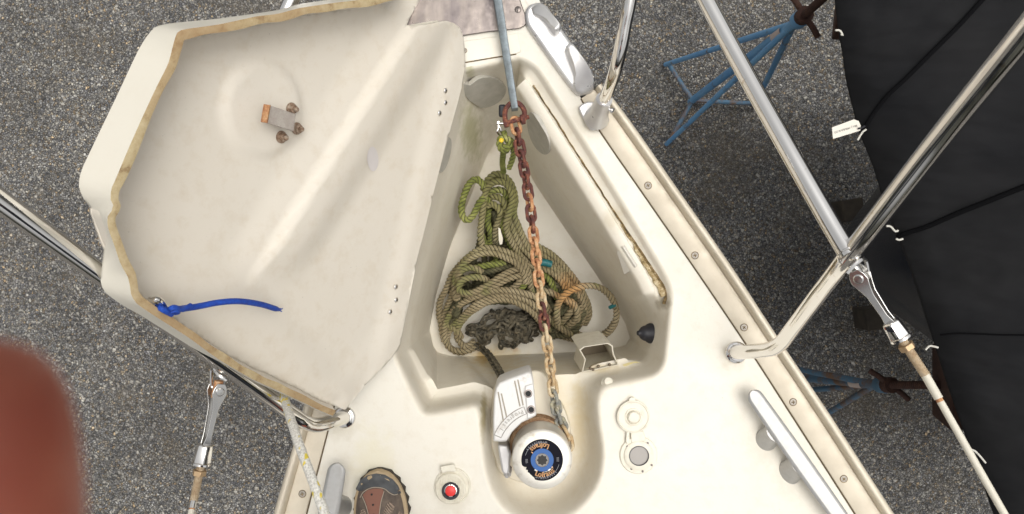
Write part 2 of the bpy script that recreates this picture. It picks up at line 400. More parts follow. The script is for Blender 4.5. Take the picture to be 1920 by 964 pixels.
# tree ring added out of frame, to put dark streaks into the polished tubes
mb = MB(); rgs = [[], [], [], []]
for k in range(160):
    a = 2*math.pi*k/160; rr_ = 26+3*noise.noise(Vector((math.cos(a)*3, math.sin(a)*3, 1))); hh_ = 4.2+1.6*noise.noise(Vector((math.cos(a)*6, math.sin(a)*6, 5)))+.5*noise.noise(Vector((math.cos(a)*25, math.sin(a)*25, 5)))
    for i_, (dr, z_) in enumerate(((0, GZ), (-1.2, GZ+hh_*.5), (.3, GZ+hh_*.85), (2.5, GZ+hh_))): rgs[i_].append(Vector((math.cos(a)*(rr_+dr), math.sin(a)*(rr_+dr), z_)))
mb.loft(rgs); M_added_tree = mat('added_foliage', (.05, .07, .03), .9); t = NT(M_added_tree); t.col(t.ramp(t.noise(1.2, 6), [(.3, (.02, .022, .018)), (.7, (.06, .06, .045))]))
tag(mb.build('added_tree_line', M_added_tree, angle=60), kind='stuff')

# ------------------------------------------------------------------ our sailboat: deck, rails, hull, locker
boat = empty('sailboat', P(1000, 700, 0), 'cream sailboat bow with open anchor locker, windlass and pulpit, standing over the gravel', 'sailboat')
inR = [(905,-130),(955,-60),(985,0),(1086,178),(1127,248),(1218,380),(1308,510),(1399,645),(1486,780),(1604,964),(1760,1210),(1870,1400)]
outR = [(925,-150),(972,-75),(1010,0),(1044,52),(1076,98),(1110,140),(1176,222),(1277,366),(1370,500),(1457,633),(1556,780),(1675,964),(1830,1200),(1935,1385)]
inL = [(880,-130),(830,-60),(800,0),(775,120),(745,270),(700,470),(650,665),(614,808),(574,964),(515,1200),(470,1400)]
outL = [(860,-155),(790,-75),(752,0),(722,120),(690,270),(642,470),(592,680),(553,829),(514,964),(450,1200),(400,1400)]
def rs(pts, n):
    q = resample([Vector((p[0], p[1], 0)) for p in pts], 3)
    L = [0]
    for a, b in zip(q, q[1:]): L.append(L[-1]+(b-a).length)
    out = []; j = 0
    for i in range(n):
        d = L[-1]*i/(n-1)
        while j < len(L)-2 and L[j+1] < d: j += 1
        f = (d-L[j])/max(1e-9, L[j+1]-L[j]); out.append(q[j].lerp(q[j+1], min(1, f)))
    return out
iR, oR, iL, oL = rs(inR, 90), rs(outR, 90), rs(inL, 90), rs(outL, 90)

# locker opening, clockwise from forward port corner: (px, py, profile type, corner radius px)
D = [(866,128,'S',8),(975,104,'S',10),(1008,120,'G',20),(1085,240,'G',60),(1160,360,'G',60),(1247,505,'G',30),(1265,545,'G',22),(1259,610,'S',30),
     (1251,682,'S',8),(1236,708,'S',24),(1195,720,'A',8),(1136,732,'A',10),(1126,748,'B',12),(1128,790,'B',20),(1138,850,'B',30),(1130,905,'B',30),(1100,950,'B',34),
     (1058,980,'B',36),(1010,988,'B',36),(960,976,'B',36),(922,938,'B',36),(903,880,'B',36),(897,815,'B',20),(894,782,'B',8),(888,769,'A',5),(850,777,'A',8),(812,784,'A',8),
     (788,783,'A',16),(768,744,'A',12),(734,668,'S',14),(742,600,'S',30),(772,480,'S',60),(812,320,'S',60),(846,185,'S',30)]
ring = []; typ = []
for i, d in enumerate(D):
    a, b, c_ = D[i-1], d, D[(i+1) % len(D)]
    av, bv, cv = (Vector((q[0], q[1])) for q in (a, b, c_))
    u = av-bv; v = cv-bv; du = min(d[3], u.length*.48); dv = min(d[3], v.length*.48)
    p0 = bv+u.normalized()*du; p1 = bv+v.normalized()*dv
    for k in range(6):
        tt = k/5; ring.append(p0*(1-tt)**2+bv*2*tt*(1-tt)+p1*tt*tt); typ.append((i, d[2]))
N = len(ring)
W2 = [P(p.x, p.y).xy for p in ring]
def inward(poly):
    out = []; n = len(poly)
    area = sum(poly[i-1].x*poly[i].y-poly[i].x*poly[i-1].y for i in range(n))
    sg = 1 if area > 0 else -1
    for i in range(n):
        e = Vector((0, 0))
        for w in (1, 2, 3): e += (poly[(i+w) % n]-poly[(i-w) % n])
        e.normalize(); out.append(Vector((-e.y, e.x))*sg)
    return out
NRM = inward(W2)
prof = {
 'S': [(0,0),(1.5,-.3),(3.5,-1.4),(5.5,-4),(7,-9),(8.5,-22),(10,-42),(12,-60),(14,-78),(16,-92),(18,-104)],
 'G': [(0,0),(2,-.4),(4.5,-2),(7,-6),(10,-13),(13,-18),(29,-20),(31,-16),(35,-16),(50,-19),(54,-28)],
 'A': [(0,0),(3,-.5),(6,-3),(9,-9),(11,-22),(12,-45),(13,-68),(15,-86),(18,-96),(22,-100),(36,-103)],
 'B': [(0,0),(2,-.3),(4.5,-1.8),(7,-5.5),(10,-14),(14,-34),(18,-56),(23,-76),(31,-91),(42,-99),(56,-103)]}
# smooth the profile weights round the ring
Wt = []
for i in range(N):
    acc = {}; K = 3
    for k in range(-K, K+1):
        ty = typ[(i+k) % N][1]; acc[ty] = acc.get(ty, 0)+(K+1-abs(k))
    s_ = sum(acc.values()); Wt.append({k: v/s_ for k, v in acc.items()})
rings = []
for j in range(11):
    rg = []
    for i in range(N):
        o_ = sum(prof[k][j][0]*w for k, w in Wt[i].items())*.001; z_ = sum(prof[k][j][1]*w for k, w in Wt[i].items())*.001
        q = W2[i]+NRM[i]*o_; rg.append(Vector((q.x, q.y, z_)))
    rings.append(rg)
# split bay from locker at ring 10
isB = [typ[i][1] == 'B' for i in range(N)]
b0 = next(i for i in range(N) if isB[i] and not isB[i-1]); b1 = max(i for i in range(N) if isB[i])
mb = MB(); mb.loft(rings, closed=True)
last = rings[-1]
bay = [last[i] for i in range(b0, b1+1)]
A0 = last[b0]; A1 = last[b1]
# front edge of the windlass platform, slightly rounded
npf = 14
front = [A1.lerp(A0, k/npf) for k in range(1, npf)]
front = [Vector((p.x, p.y+.012*math.sin(math.pi*(k+1)/npf), p.z)) for k, p in enumerate(front)]
poly = bay+front
v2, f2 = sheet2d([(p.x, p.y) for p in poly], [], .015)
zav = sum(p.z for p in poly)/len(poly)
def near_z(p):
    b = min(poly, key=lambda q: (q.x-p.x)**2+(q.y-p.y)**2); d = math.hypot(b.x-p.x, b.y-p.y)
    return b.z + (zav-b.z)*smooth(0, .02, d)
mb.add([(p.x, p.y, near_z(p)) for p in v2], f2)
# inner wall ring: locker side points + platform front edge
wall = [last[i % N] for i in range(b1, N+b0+1)]        # from port side of bay forward round to starboard side
keysrc = [typ[i % N][0] for i in range(b1, N+b0+1)]
floorpx = {23:(884,668),24:(870,668),25:(850,668),26:(832,664),27:(820,660),28:(812,648),29:(806,618),30:(816,560),31:(843,465),32:(880,375),33:(914,292),
           0:(934,262),1:(950,256),2:(964,264),3:(1003,345),4:(1060,430),5:(1118,515),6:(1150,566),7:(1172,606),8:(1182,634),9:(1172,648),10:(1140,654),11:(1096,658),12:(1076,660)}
FZ = -.36
floor = []
cnt = {}
for k in keysrc: cnt[k] = cnt.get(k, 0)+1
seen = {}
ks = sorted(set(keysrc), key=lambda k: (k-23) % len(D))
for k in keysrc:
    seen[k] = seen.get(k, 0)+1
    a = Vector(floorpx[k]); i = ks.index(k); pv = Vector(floorpx[ks[i-1]]) if i else a; nx = Vector(floorpx[ks[i+1]]) if i < len(ks)-1 else a
    tt = (seen[k]-.5)/cnt[k]-.5
    q = a+(nx-a)*max(0, tt)+(pv-a)*max(0, -tt); floor.append(P(q.x, q.y, FZ))
ffront = [floor[-1].lerp(floor[0], (k+1)/npf) for k in range(npf-1)]
WR = wall+list(reversed(front)); FR = floor+ffront
cen = sum(FR, Vector())/len(FR)
steps = []
for f, in ((0,),(.04,),(.12,),(.3,),(.5,),(.7,),(.85,),(.93,),(.975,),(1.,)):
    rg = []
    for a, b in zip(WR, FR):
        fz = f; fx = f**.85 if f < 1 else 1
        p = a.lerp(b, fx); p.z = a.z+(b.z-a.z)*fz
        if f > .9: p.z = b.z+(a.z-b.z)*(1-f)*.35
        rg.append(p)
    steps.append(rg)
inner = [[Vector((cen.x+(p.x-cen.x)*s_, cen.y+(p.y-cen.y)*s_, p.z)) for p in FR] for s_ in (.93, .7, .4, .05)]
mb.loft(steps+inner, closed=True, cap1=True)
locker = mb.build('anchor_locker', M_lock, boat, angle=50, recalc=False)
bm = bmesh.new(); bm.from_mesh(locker.data); bmesh.ops.remove_doubles(bm, verts=bm.verts, dist=.0002)
bmesh.ops.recalc_face_normals(bm, faces=bm.faces)
up_ = sum(1 if f.normal.z > 0 else -1 for f in bm.faces if abs(f.normal.z) > .5)
if up_ < 0: bmesh.ops.reverse_faces(bm, faces=bm.faces)
bm.to_mesh(locker.data); bm.free()
locker.data.shade_smooth(); locker.data.set_sharp_from_angle(angle=R(60))

# deck sheet
outer = [P(p.x, p.y).xy for p in iR] + [P(p.x, p.y).xy for p in reversed(iL)]
v2, f2 = sheet2d([(p.x, p.y) for p in outer], [[(p.x, p.y) for p in W2]], .03)
def crown(x, y): return 0.0
mb = MB(); mb.add([(p.x, p.y, 0.0) for p in v2], f2)
deck = mb.build('deck', M_deck, boat, angle=30, recalc=False)
bm = bmesh.new(); bm.from_mesh(deck.data); bmesh.ops.recalc_face_normals(bm, faces=bm.faces)
if sum(f.normal.z for f in bm.faces) < 0: bmesh.ops.reverse_faces(bm, faces=bm.faces)
bm.to_mesh(deck.data); bm.free()

M_scr = mat('dull_screw', (.34, .31, .27), .5, .3)
# toe rails
def screw(name, p, parent, r=.006, m=None, axis=(0,0,1)):
    s = MB(); s.lathe(p, axis, [(r, -.002), (r, .0006), (r*.8, .0018), (r*.3, .0022), (0, .0022)], 20)
    o = s.build(name, m or M_steel, parent, angle=30)
    return o
def cross_screw(p, parent, r=.0062):
    a = MB(); a.lathe(p, (0,0,1), [(r*1.2, -.002), (r*1.2, .0003), (r, .0003)], 22, 1); a.lathe(p, (0,0,1), [(r, -.001), (r*.97, .0010), (r*.4, .0014), (0, .0014)], 22)
    q = Vector(p)+Vector((0,0,.0015)); rot = Matrix.Rotation(random.random()*1.5, 3, 'Z')
    a.box(q, r*1.1, r*.24, .0006, rot, 1); a.box(q+Vector((0,0,.0001)), r*.24, r*1.1, .0006, rot, 1)
    return a.build('screw', [M_scr, M_gap], parent, angle=30)
crs = [(0,-.012),(.0,.004),(.02,.005),(.64,.0055),(.66,.004),(.675,.010),(.69,.022),(.715,.028),(.75,.030),(.83,.030),(.90,.027),(.96,.017),(1.0,.004),(1.0,-.04)]
rails = []
for side, (I, O) in (('s', (iR, oR)), ('p', (iL, oL))):
    mb = MB(); rr = []
    rngst = 18 if side == 's' else 0
    for a, b in zip(I, O):
        rr.append([P(a.x+(b.x-a.x)*f, a.y+(b.y-a.y)*f, 0)+Vector((0, 0, z)) for f, z in crs])
    rr2 = rr
    if side == 's': rr2 = [r for r, a in zip(rr, I) if a.y > 168]
    mb.loft(rr2, closed=False); rails.append(mb.build('toe_rail', M_rail, boat, angle=50))
    if side == 's':
        mb = MB(); mb.loft([[r[0], r[1]+Vector((0,0,-.003)), r[-2]+Vector((0,0,-.002)), r[-1]] for r, a in zip(rr, I) if a.y < 180], closed=False)
        mb.build('deck_edge', M_hull, boat, angle=50)
for (x, y) in [(1215,348),(1303,479),(1395,614),(1487,754),(1582,898),(1680,1050)]: cross_screw(P(x, y, .005), rails[0])
for (x, y) in [(567,926),(600,790),(540,1060)]: cross_screw(P(x, y, .005), rails[1])
# seam between deck moulding and rail
for I, sd in ((iR, 1), (iL, -1)):
    mb = MB(); mb.tube([P(p.x, p.y, .0012)+Vector((-.001*sd, 0, 0)) for p in I if p.y > 175], .0013, 6)
    mb.build('deck_seam', mat('seam', (.12, .09, .05), .9) if sd == 1 else bpy.data.materials['seam'], boat)

# hull
mb = MB(); cx = P(980, 0).x
hull_rings = []
def hr(dz, f, g):
    out = []
    ol = [P(p.x, p.y) for p in oR]+[P(p.x, p.y) for p in reversed(oL)]
    for p in ol:
        q = Vector((.02+(p.x-.02)*f + (0 if True else 0), p.y*1.0 - g*max(0, (p.y+.6)), dz)); out.append(q)
    return out
for dz, f, g in ((-.04, .998, 0), (-.12, .97, .03), (-.5, .86, .12), (-1.0, .70, .25), (-1.5, .5, .4), (-1.9, .22, .5), (-2.0, .03, .55)):
    hull_rings.append(hr(dz, f, g))
mb.loft(hull_rings, closed=False); mb.build('hull', M_hull, boat, angle=60)
mb = MB(); kx = .02
mb.box((.05, -1.05, -2.2), .16, .9, .72); mb.build('keel', mat('antifoul', (.05, .07, .12), .7), boat, bevel=.05)
mb = MB(); mb.box((.05, -1.1, -2.58), .5, .25, .12)
wood = mat('old_timber', (.05, .04, .028), .9); t = NT(wood); t.col(t.ramp(t.noise(14, 5), [(.3, (.03, .024, .018)), (.7, (.075, .06, .042))]))

# forward lid seat panel with slot and screw
mb = MB(); pl = [(850,80),(972,62),(978,97),(968,101),(866,118),(852,118)]
mb.prism(Ps(pl, .0022), Ps(pl, -.002)); mb.build('seat_panel', M_lidout, boat, bevel=.0015)
mb = MB(); mb.tube([P(862, 119, .001), P(920, 109, .001), P(968, 101.5, .001)], .0012, 6); mb.build('panel_groove', M_gap, boat)
cross_screw(P(871, 95, .0025), boat, .0042)

# dirty lip of the gutter (starboard and round the aft corner)
lip = [(1000,160),(1040,222),(1080,285),(1120,348),(1160,410),(1195,463),(1225,508),(1243,535),(1249,552),(1245,570)]
mb = MB(); pts = resample(Ps(lip, -.0165), .004)
mb.tube([p+Vector((.0015*noise.noise(p*60), 0, .0008*noise.noise(p*90))) for p in pts], [.0016+.0014*smooth(.45, .9, i/len(pts))+.0006*noise.noise(p*70) for i, p in enumerate(pts)], 8)
mb.build('gutter_sealant', M_gap, boat)
mb = MB(); pts = resample(Ps([(1163,420),(1195,470),(1222,512),(1238,540),(1244,556)], -.0165), .004)
mb.tube([p+Vector((.0022*noise.noise(p*60), .0012*noise.noise(p*50), -.001)) for p in pts], [.001+.0055*smooth(0, .8, i/len(pts))+.0022*noise.noise(p*90) for i, p in enumerate(pts)], 8)
for v in mb.v: v.z = min(v.z, -.0150)
mb.build('dirty_sealant', M_stain_lip, boat)

# round grey plugs on the locker sides (found by casting onto the locker)
bpy.context.view_layer.update()
from mathutils.bvhtree import BVHTree
_bm = bmesh.new(); _bm.from_mesh(locker.data); _bm.transform(Matrix.Translation(WL[locker.name])); LBVH = BVHTree.FromBMesh(_bm)
def hit(px, py, bvh=None):
    d = (P(px, py, 0)-Vector((0, 0, H))).normalized()
    loc, nrm, idx, dist = (bvh or LBVH).ray_cast(Vector((0, 0, H)), d)
    return loc, (nrm if nrm and nrm.z > 0 else (-nrm if nrm else None))
M_plug = mat('grey_plug', (.36, .345, .30), .6); t = NT(M_plug); t.col(t.mix(t.ramp(t.noise(50, 5), [(.35, 0.0), (.7, 1.0)]), (.50, .475, .42), (.40, .385, .33))); t.bump(t.noise(60), .1)
def wall_patch(name, outline, m, lift=.002, rim=None, parent=boat):
    pts = []
    for (x, y) in outline:
        l, n = hit(x, y)
        if l is None: l = P(x, y, -.1); n = Vector((0,0,1))
        pts.append(l)
    c0 = sum(pts, Vector())/len(pts)
    nn = Vector()
    for a, b in zip(pts, pts[1:]+pts[:1]): nn += (a-c0).cross(b-c0)
    nn.normalize(); nn = nn if nn.z > 0 else -nn
    flat_ = [p-nn*((p-c0).dot(nn)) for p in pts]
    top = [p+nn*(lift+.003) for p in flat_]; bot = [p-nn*.004 for p in flat_]
    mb = MB(); mb.prism(top, bot); o = mb.build(name, m, parent, bevel=.001)
    return o, c0, nn, top
def ell(cx, cy, a, b, rot, n=28): 
    r_ = R(rot); return [(cx+a*math.cos(2*math.pi*k/n)*math.cos(r_)-b*math.sin(2*math.pi*k/n)*math.sin(r_), cy+a*math.cos(2*math.pi*k/n)*math.sin(r_)+b*math.sin(2*math.pi*k/n)*math.cos(r_)) for k in range(n)]
wall_patch('round_plug', ell(908, 167, 41, 27, 2), M_plug)
wall_patch('round_plug', ell(1012, 249, 15, 42, -22), M_plug)
wall_patch('round_plug', ell(831, 290, 8, 34, 14), M_plug)

# data plate on the starboard wall
M_alplate = mat('plate', (.66, .63, .56), .45, .3)
o, c0, nn, top = wall_patch('maker_plate', [(1158,472),(1160,463),(1172,460),(1196,498),(1182,508),(1176,511)], M_alplate, .001)
# black rubber cap on the aft starboard wall
l, n = hit(1221, 625)
ax = Vector((-.93, .05, .36)).normalized()
mb = MB(); mb.lathe(l, ax, [(.019, -.006), (.0205, .003), (.019, .007), (.0160, .010), (.0150, .016), (.0125, .021), (.0095, .024), (.0060, .0255), (.0045, .031), (0, .0318)], 32)
mb.build('rubber_cap', M_black, boat, angle=60)
# cream hawse box (chain conduit) on the aft ledge
zb = -.085
fr = [(1090,697),(1096,676),(1092,664),(1084,655),(1093,650),(1140,645),(1148,650),(1150,662),(1161,686)]
outer_ = Ps([(1091,699,-.095),(1096.5,674,-.080),(1086,656,-.055),(1094,650,-.050),(1140,643,-.050),(1149,648,-.055),(1151,664,-.075),(1161,685,-.095)])
back_ = [p+Vector((-.008, .014, -.10)) for p in outer_]
c_ = sum(outer_, Vector())/len(outer_)
def shrink(r_, f, dy=0): 
    c_ = sum(r_, Vector())/len(r_); return [c_+(p-c_)*f+Vector((0, dy, 0)) for p in r_]
mb = MB(); mb.loft([shrink(outer_, .92), outer_, back_, shrink(back_, .92), shrink(outer_, .92)], closed=True)
hb = mb.build('hawse_box', M_plast, boat, angle=40)
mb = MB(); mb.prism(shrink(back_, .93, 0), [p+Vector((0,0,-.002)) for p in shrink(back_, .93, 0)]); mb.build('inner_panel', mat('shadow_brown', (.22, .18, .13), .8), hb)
M_oldscrew = mat('old_screw', (.16, .12, .08), .6, .5)
for x, y in ((1107,691),(1122,687),(1143,684),(1112,693)): screw('screw', P(x, y, -.092), hb, .003, M_oldscrew)
# sealant smear, white knob
mb = MB(); mb.add(Ps([(1167,684),(1178,680),(1192,677.5),(1200,679.5),(1197,683),(1184,686.5),(1170,687)], -.0995), [tuple(range(7))])
mb.prism(Ps([(1167,684),(1178,680),(1192,677.5),(1200,679.5),(1197,683),(1184,686.5),(1170,687)], -.098), Ps([(1167,684),(1178,680),(1192,677.5),(1200,679.5),(1197,683),(1184,686.5),(1170,687)], -.105))
mb.build('sealant_smear', mat('yellowed_sealant', (.60, .51, .25), .6), boat)
mb = MB(); mb.lathe(P(1140, 718, -.02), (0, .5, 1), [(.0125, -.010), (.0125, -.002), (.010, 0), (.008, .006), (.0075, .009), (0, .010)], 30)
mb.build('drain_knob', M_plast, boat, angle=45)

# bow plate
mb = MB()
pl = [(770,70),(756,40),(790,-60),(860,-120),(930,-110),(962,-40),(978,8),(986,30),(988,46),(975,54),(915,60),(862,68)]
pr = roundpoly([Vector((*p, 0)) for p in pl], 8, 3)
mb.prism([P(p.x, p.y, .006) for p in pr], [P(p.x, p.y, -.001) for p in pr]); bp = mb.build('bow_plate', M_plate, boat, bevel=.0015)
mb = MB(); q = P(971, 18, .0062)
mb.lathe(q, (0,0,1), [(.0062, -.001), (.0062, .0006), (.005, .0014), (0, .0015)], 24); mb.box(q+Vector((0,0,.0016)), .0014, .009, .0006, Matrix.Rotation(-.1, 3, 'Z'), 1)
mb.build('screw', [M_plate, M_dark], bp)
# raised port cheek of the bow roller
mb = MB()
c1 = [P(762,47,.006), P(783,-2,.006), P(800,-60,.006)]; c2 = [p+Vector((-.004, 0, .045)) for p in c1]
mb.loft([[c1[0], c1[1], c1[2]], [c2[0], c2[1], c2[2]], [p+Vector((.003,0,0)) for p in c2], [p+Vector((.003,0,0)) for p in c1]], closed=False)
mb.build('roller_cheek', M_plate, bp)
mb = MB(); mb.lathe(P(925,-80,.03)+Vector((-.03,0,0)), (1,.1,0), [(.03,0),(.02,.02),(.018,.03),(.02,.04),(.03,.06)], 24); mb.build('bow_roller', M_black, bp)

# ------------------------------------------------------------------ bow chock (fairlead) on the starboard rail
def softmesh(name, secs, m, parent, sub=2):
    """secs: list of rings (lists of points) lofted, capped and subdivided"""
    mb = MB(); mb.loft(secs, closed=True, cap0=True, cap1=True)
    return mb.build(name, m, parent, angle=180, sub=sub)
ch = None
def castslab(name, pts, z0, z1, parent, bev, r=8, taper=1.0):
    pr = roundpoly([Vector((*p, 0)) for p in pts], r, 3); top = [P(p.x, p.y, z1) for p in pr]; c_ = sum(top, Vector())/len(top)
    bot = [Vector((p.x, p.y, z0)) for p in top]; top = [Vector((c_.x+(p.x-c_.x)*taper, c_.y+(p.y-c_.y)*taper, p.z)) for p in top]
    mb = MB(); mb.prism(top, bot); return mb.build(name, M_alu, parent, bevel=bev, segs=4)
chock = castslab('bow_chock', [(986,46),(983,24),(990,8),(1010,2),(1025,8),(1060,62),(1074,82),(1112,138),(1116,166),(1108,174),(1088,179),(1076,172),(1050,137)], -.004, .014, boat, .007, 10)
def hornslab(pts, heights):
    """curved lip: outline with its own height at every point, rounded top"""
    top = [P(x, y, h) for (x, y), h in zip(pts, heights)]; c_ = sum(top, Vector())/len(top)
    n_ = len(pts); low = [Vector((p.x, p.y, .004)) for p in top]
    sh = [c_.lerp(p, .93)+Vector((0,0,.0)) for p in top]; 
    mb = MB(); mb.loft([low, [l.lerp(t_, .75) for l, t_ in zip(low, top)], [Vector((c_.x+(p.x-c_.x)*.97, c_.y+(p.y-c_.y)*.97, p.z-.001)) for p in top], [Vector((c_.x+(p.x-c_.x)*.85, c_.y+(p.y-c_.y)*.85, p.z+.002)) for p in top]], cap0=True, cap1=True)
    return mb.build('horn', M_alu, chock, bevel=.0015, segs=3, angle=70)
hornslab([(996,14),(1006,6),(1020,9),(1034,24),(1046,38),(1053,47),(1050,56),(1042,59),(1034,50),(1024,38),(1012,30),(1000,26)], [.018,.022,.032,.040,.042,.042,.042,.042,.040,.034,.026,.020])
hornslab([(1061,85),(1067,79),(1074,80),(1086,96),(1100,116),(1110,134),(1115,152),(1112,168),(1094,176),(1080,172),(1075,158),(1078,140),(1072,118),(1066,100)], [.044,.044,.044,.044,.042,.036,.028,.018,.016,.018,.024,.032,.040,.044])
# ------------------------------------------------------------------ forward stanchion base with socket and tube
pp = roundpoly(Ps([(1082,200),(1104,188),(1130,196),(1146,228),(1112,246),(1103,240)], .012), .010, 4)
pb = [Vector((p.x, p.y, .004)) for p in pp]
pulpit = None
mb = MB(); mb.prism([Vector((p.x, p.y, .012)) for p in pp], pb); sb = mb.build('stanchion_base', M_alu, boat, bevel=.003, segs=3)
ctr = P(1118, 222, .01); topc = P(1133, 186, .075)
secs = []
for f, r_ in ((0, .024), (.25, .019), (.55, .0165), (.8, .0155), (1., .0150)):
    c0 = ctr.lerp(topc, f); tdir = (topc-ctr).normalized(); X = tdir.cross(Vector((0,0,1))).normalized(); Y = tdir.cross(X)
    secs.append([c0+(X*math.cos(a)+Y*math.sin(a))*r_ for a in [2*math.pi*k/20 for k in range(20)]])
mb = MB(); mb.loft(secs, cap1=True); mb.build('socket', M_alu, sb, angle=50)
mb = MB(); q = P(1136, 203, .055); mb.lathe(q, (1,-.5,.3), [(.004,0),(.004,.010),(.006,.011),(.006,.015),(.003,.016)], 14); mb.build('set_screw', M_steel, sb)

# ------------------------------------------------------------------ pulpit tubes
TR = .0128
pulpit = empty('pulpit', P(1378, 661, 0), parent=boat)
right_main = resample(Ps([(1380,661,0),(1382,661,.03),(1398,660,.07),(1428,657,.115),(1450,653,.15),(1468,640,.18),(1485,618,.22),(1540,545,.34),(1600,468,.45),(1760,262,.60),(1915,70,.72),(2080,-140,.82),(2180,-270,.84)]), .012)
mb = MB(); mb.tube(right_main, TR, 20); mb.build('top_rail', M_steel, pulpit, angle=60)
def flange(p, r=.021):
    mb = MB(); mb.lathe(p, (0,0,1), [(r, -.001), (r, .003), (r*.9, .005), (TR*1.25, .006), (TR*1.18, .011), (TR, .012)], 32); return mb.build('flange', M_steel, pulpit, angle=50)
flange(P(1380, 661, 0))
LA, LB_ = P(548,776,.155), P(0,376,.60)
left_main = resample(Ps([(645,783,0),(643,784,.03),(632,787,.06),(608,795,.09),(588,797,.11),(568,790,.135)])+[LA.lerp(LB_, k/6) for k in range(0, 9)], .012)
mb = MB(); mb.tube(left_main, TR, 20); mb.build('top_rail', M_steel, pulpit, angle=60)
flange(P(646, 782, 0))
mid_r = resample(Ps([(1592,478,.45),(1560,425,.435),(1480,285,.40),(1400,142,.36),(1325,2,.33),(1230,-180,.30),(1150,-330,.30)]), .02)
mb = MB(); mb.tube(mid_r, TR, 20); mb.build('brace_rail', M_steel, pulpit, angle=60)
mid_l = resample([LA.lerp(LB_, .62)]+Ps([(330,500,.34),(440,230,.27),(545,3,.22),(640,-200,.26),(760,-330,.3)]), .02)
mb = MB(); mb.tube(mid_l, TR*1.0, 20); mb.build('brace_rail', M_steel, pulpit, angle=60)
mb = MB(); c_ = P(1594, 479, .45); mb.tube([c_+Vector((.010*math.cos(a)-.004, .0, 0))+Vector((0,.010*math.sin(a), .012*math.sin(a))) for a in [2*math.pi*k/16 for k in range(16)]], .0016, 6, closed=True); mb.build('weld_bead', M_steel, pulpit)
post = resample(Ps([(1131,192,.06),(1134,184,.085),(1141,168,.13),(1152,138,.19),(1163,95,.23),(1172,45,.25),(1181,0,.265),(1205,-140,.30),(1240,-200,.32)]), .01)
mb = MB(); mb.tube(post, .0108, 20); mb.build('forward_post', M_steel, pulpit, angle=60)
post = resample(Ps([(700,180,.0),(665,80,.12),(620,5,.20),(600,-60,.24),(590,-200,.26)]), .01)
mb = MB(); mb.tube(post, .0108, 20); mb.build('forward_post', M_steel, pulpit, angle=60)

# ------------------------------------------------------------------ horn cleats
def cleat(a, b, w0, legs, z=.040):
    """bar from a to b (px at z), rounded end at a"""
    A = P(*a, z); B = P(*b, z); d = (B-A).normalized(); nrm_ = Vector((-d.y, d.x, 0)); L = (B-A).length
    secs = []
    ul_ = [0, .0006, .002, .005, .009, .014, .022]+[L*q/12 for q in range(1, 12) if .03 < L*q/12 < L-.03]+[L-.022, L-.014, L-.009, L-.005, L-.002, L-.0006, L]
    for u in ul_:
        f = u/L
        e = min(u, L-u)/w0; wf = math.sqrt(max(0.0, 1-(1-min(1, e))**2)) if e < 1 else 1
        w = max(.0015, w0*wf*(1+.15*math.sin(math.pi*f))); zz = .004*abs(2*f-1)**2
        c0 = A+d*u+Vector((0,0,zz)); th = .008
        secs.append([c0+nrm_*w+Vector((0,0,-th*.5)), c0+nrm_*w*.86, c0-nrm_*w*.86, c0-nrm_*w+Vector((0,0,-th*.5)), c0-nrm_*w*.75+Vector((0,0,-th)), c0+nrm_*w*.75+Vector((0,0,-th))])
    root = MB(); root.loft(secs, closed=True, cap0=True, cap1=True)
    o = root.build('mooring_cleat', M_alu2, boat, angle=40, sub=1)
    for (x, y, r_, el) in legs:
        q = P(x, y, 0); tp = P(x, y, 0).lerp(A+d*((P(x, y, z)-A).dot(d)), .92); tp.z = z-.006
        mb = MB(); secs = []
        for f, rr in ((0, 1.02), (.1, 1.0), (.3, .97), (.7, .95), (1, 1.0)):
            c0 = q.lerp(tp, f); secs.append([c0+d*(math.cos(t_)*r_*el*rr)+nrm_*(math.sin(t_)*r_*rr) for t_ in [2*math.pi*k/24 for k in range(24)]])
        mb.loft(secs, cap0=True, cap1=True); mb.build('foot', M_alu2, o, angle=50)
    return o
M_alu2 = mat('anodised_alloy', (.60, .59, .57), .42, .55)
t = NT(M_alu2); t.col(t.mix(t.ramp(t.noise(110, 5), [(.4, 0.0), (.75, 1.0)]), (.46, .455, .44), (.42, .41, .39))); t.bump(t.noise(220, 3), .05)
cleat((1408,733),(1604,1010), .0155, [(1437,824,.019,1.15),(1480,886,.016,1.5)])
cleat((634,868),(585,1120), .0175, [(643,950,.017,1.2),(625,1040,.017,1.2)])

# ------------------------------------------------------------------ deck filler (open cap) and foot switch
fl = empty('deck_filler', P(1197, 853, 0), parent=boat)
c0 = P(1197, 853, 0)
mb = MB(); mb.lathe(c0, (0,0,1), [(.0355, -.001), (.0355, .002), (.034, .0038), (.028, .0042), (.0275, .0062), (.025, .0074), (.0185, .0074), (.0176, .006), (.0174, .0012)], 56, cap=False)
mb.build('base_ring', M_plast, fl, angle=35)
mb = MB(); mb.lathe(c0, (0,0,1), [(.0175, .0058), (.0160, .0052), (.0130, .0046), (.0120, .0030), (.0085, .0028), (.0080, .0034), (0, .0034)], 40)
mb.build('clear_insert', mat('smoky_plastic', (.30, .275, .25), .25), fl, angle=35)
mb = MB(); mb.lathe(c0, (0,0,1), [(.0186,.0074),(.0186,.0086),(.0174,.0086),(.0174,.0060)], 40, cap=False); mb.build('seal_ring', M_black, fl)
for (x, y) in ((1176.5,837),(1214.5,831),(1222,872),(1184,879),(1205,884)): screw('screw', P(x, y, .0042), fl, .0021, M_plate)
c1 = P(1187, 781, .006)
mb = MB(); mb.lathe(c1, (0,0,1), [(.0300, -.004), (.0310, .001), (.0305, .004), (.028, .0048), (.0265, .0036), (.0165, .0036), (.0155, .0050), (.0135, .0052), (.0125, .0034), (.0118, .0034), (.0108, .0085), (.009, .0105), (0, .0110)], 56)
cap = mb.build('cap', M_plast, fl, angle=28)
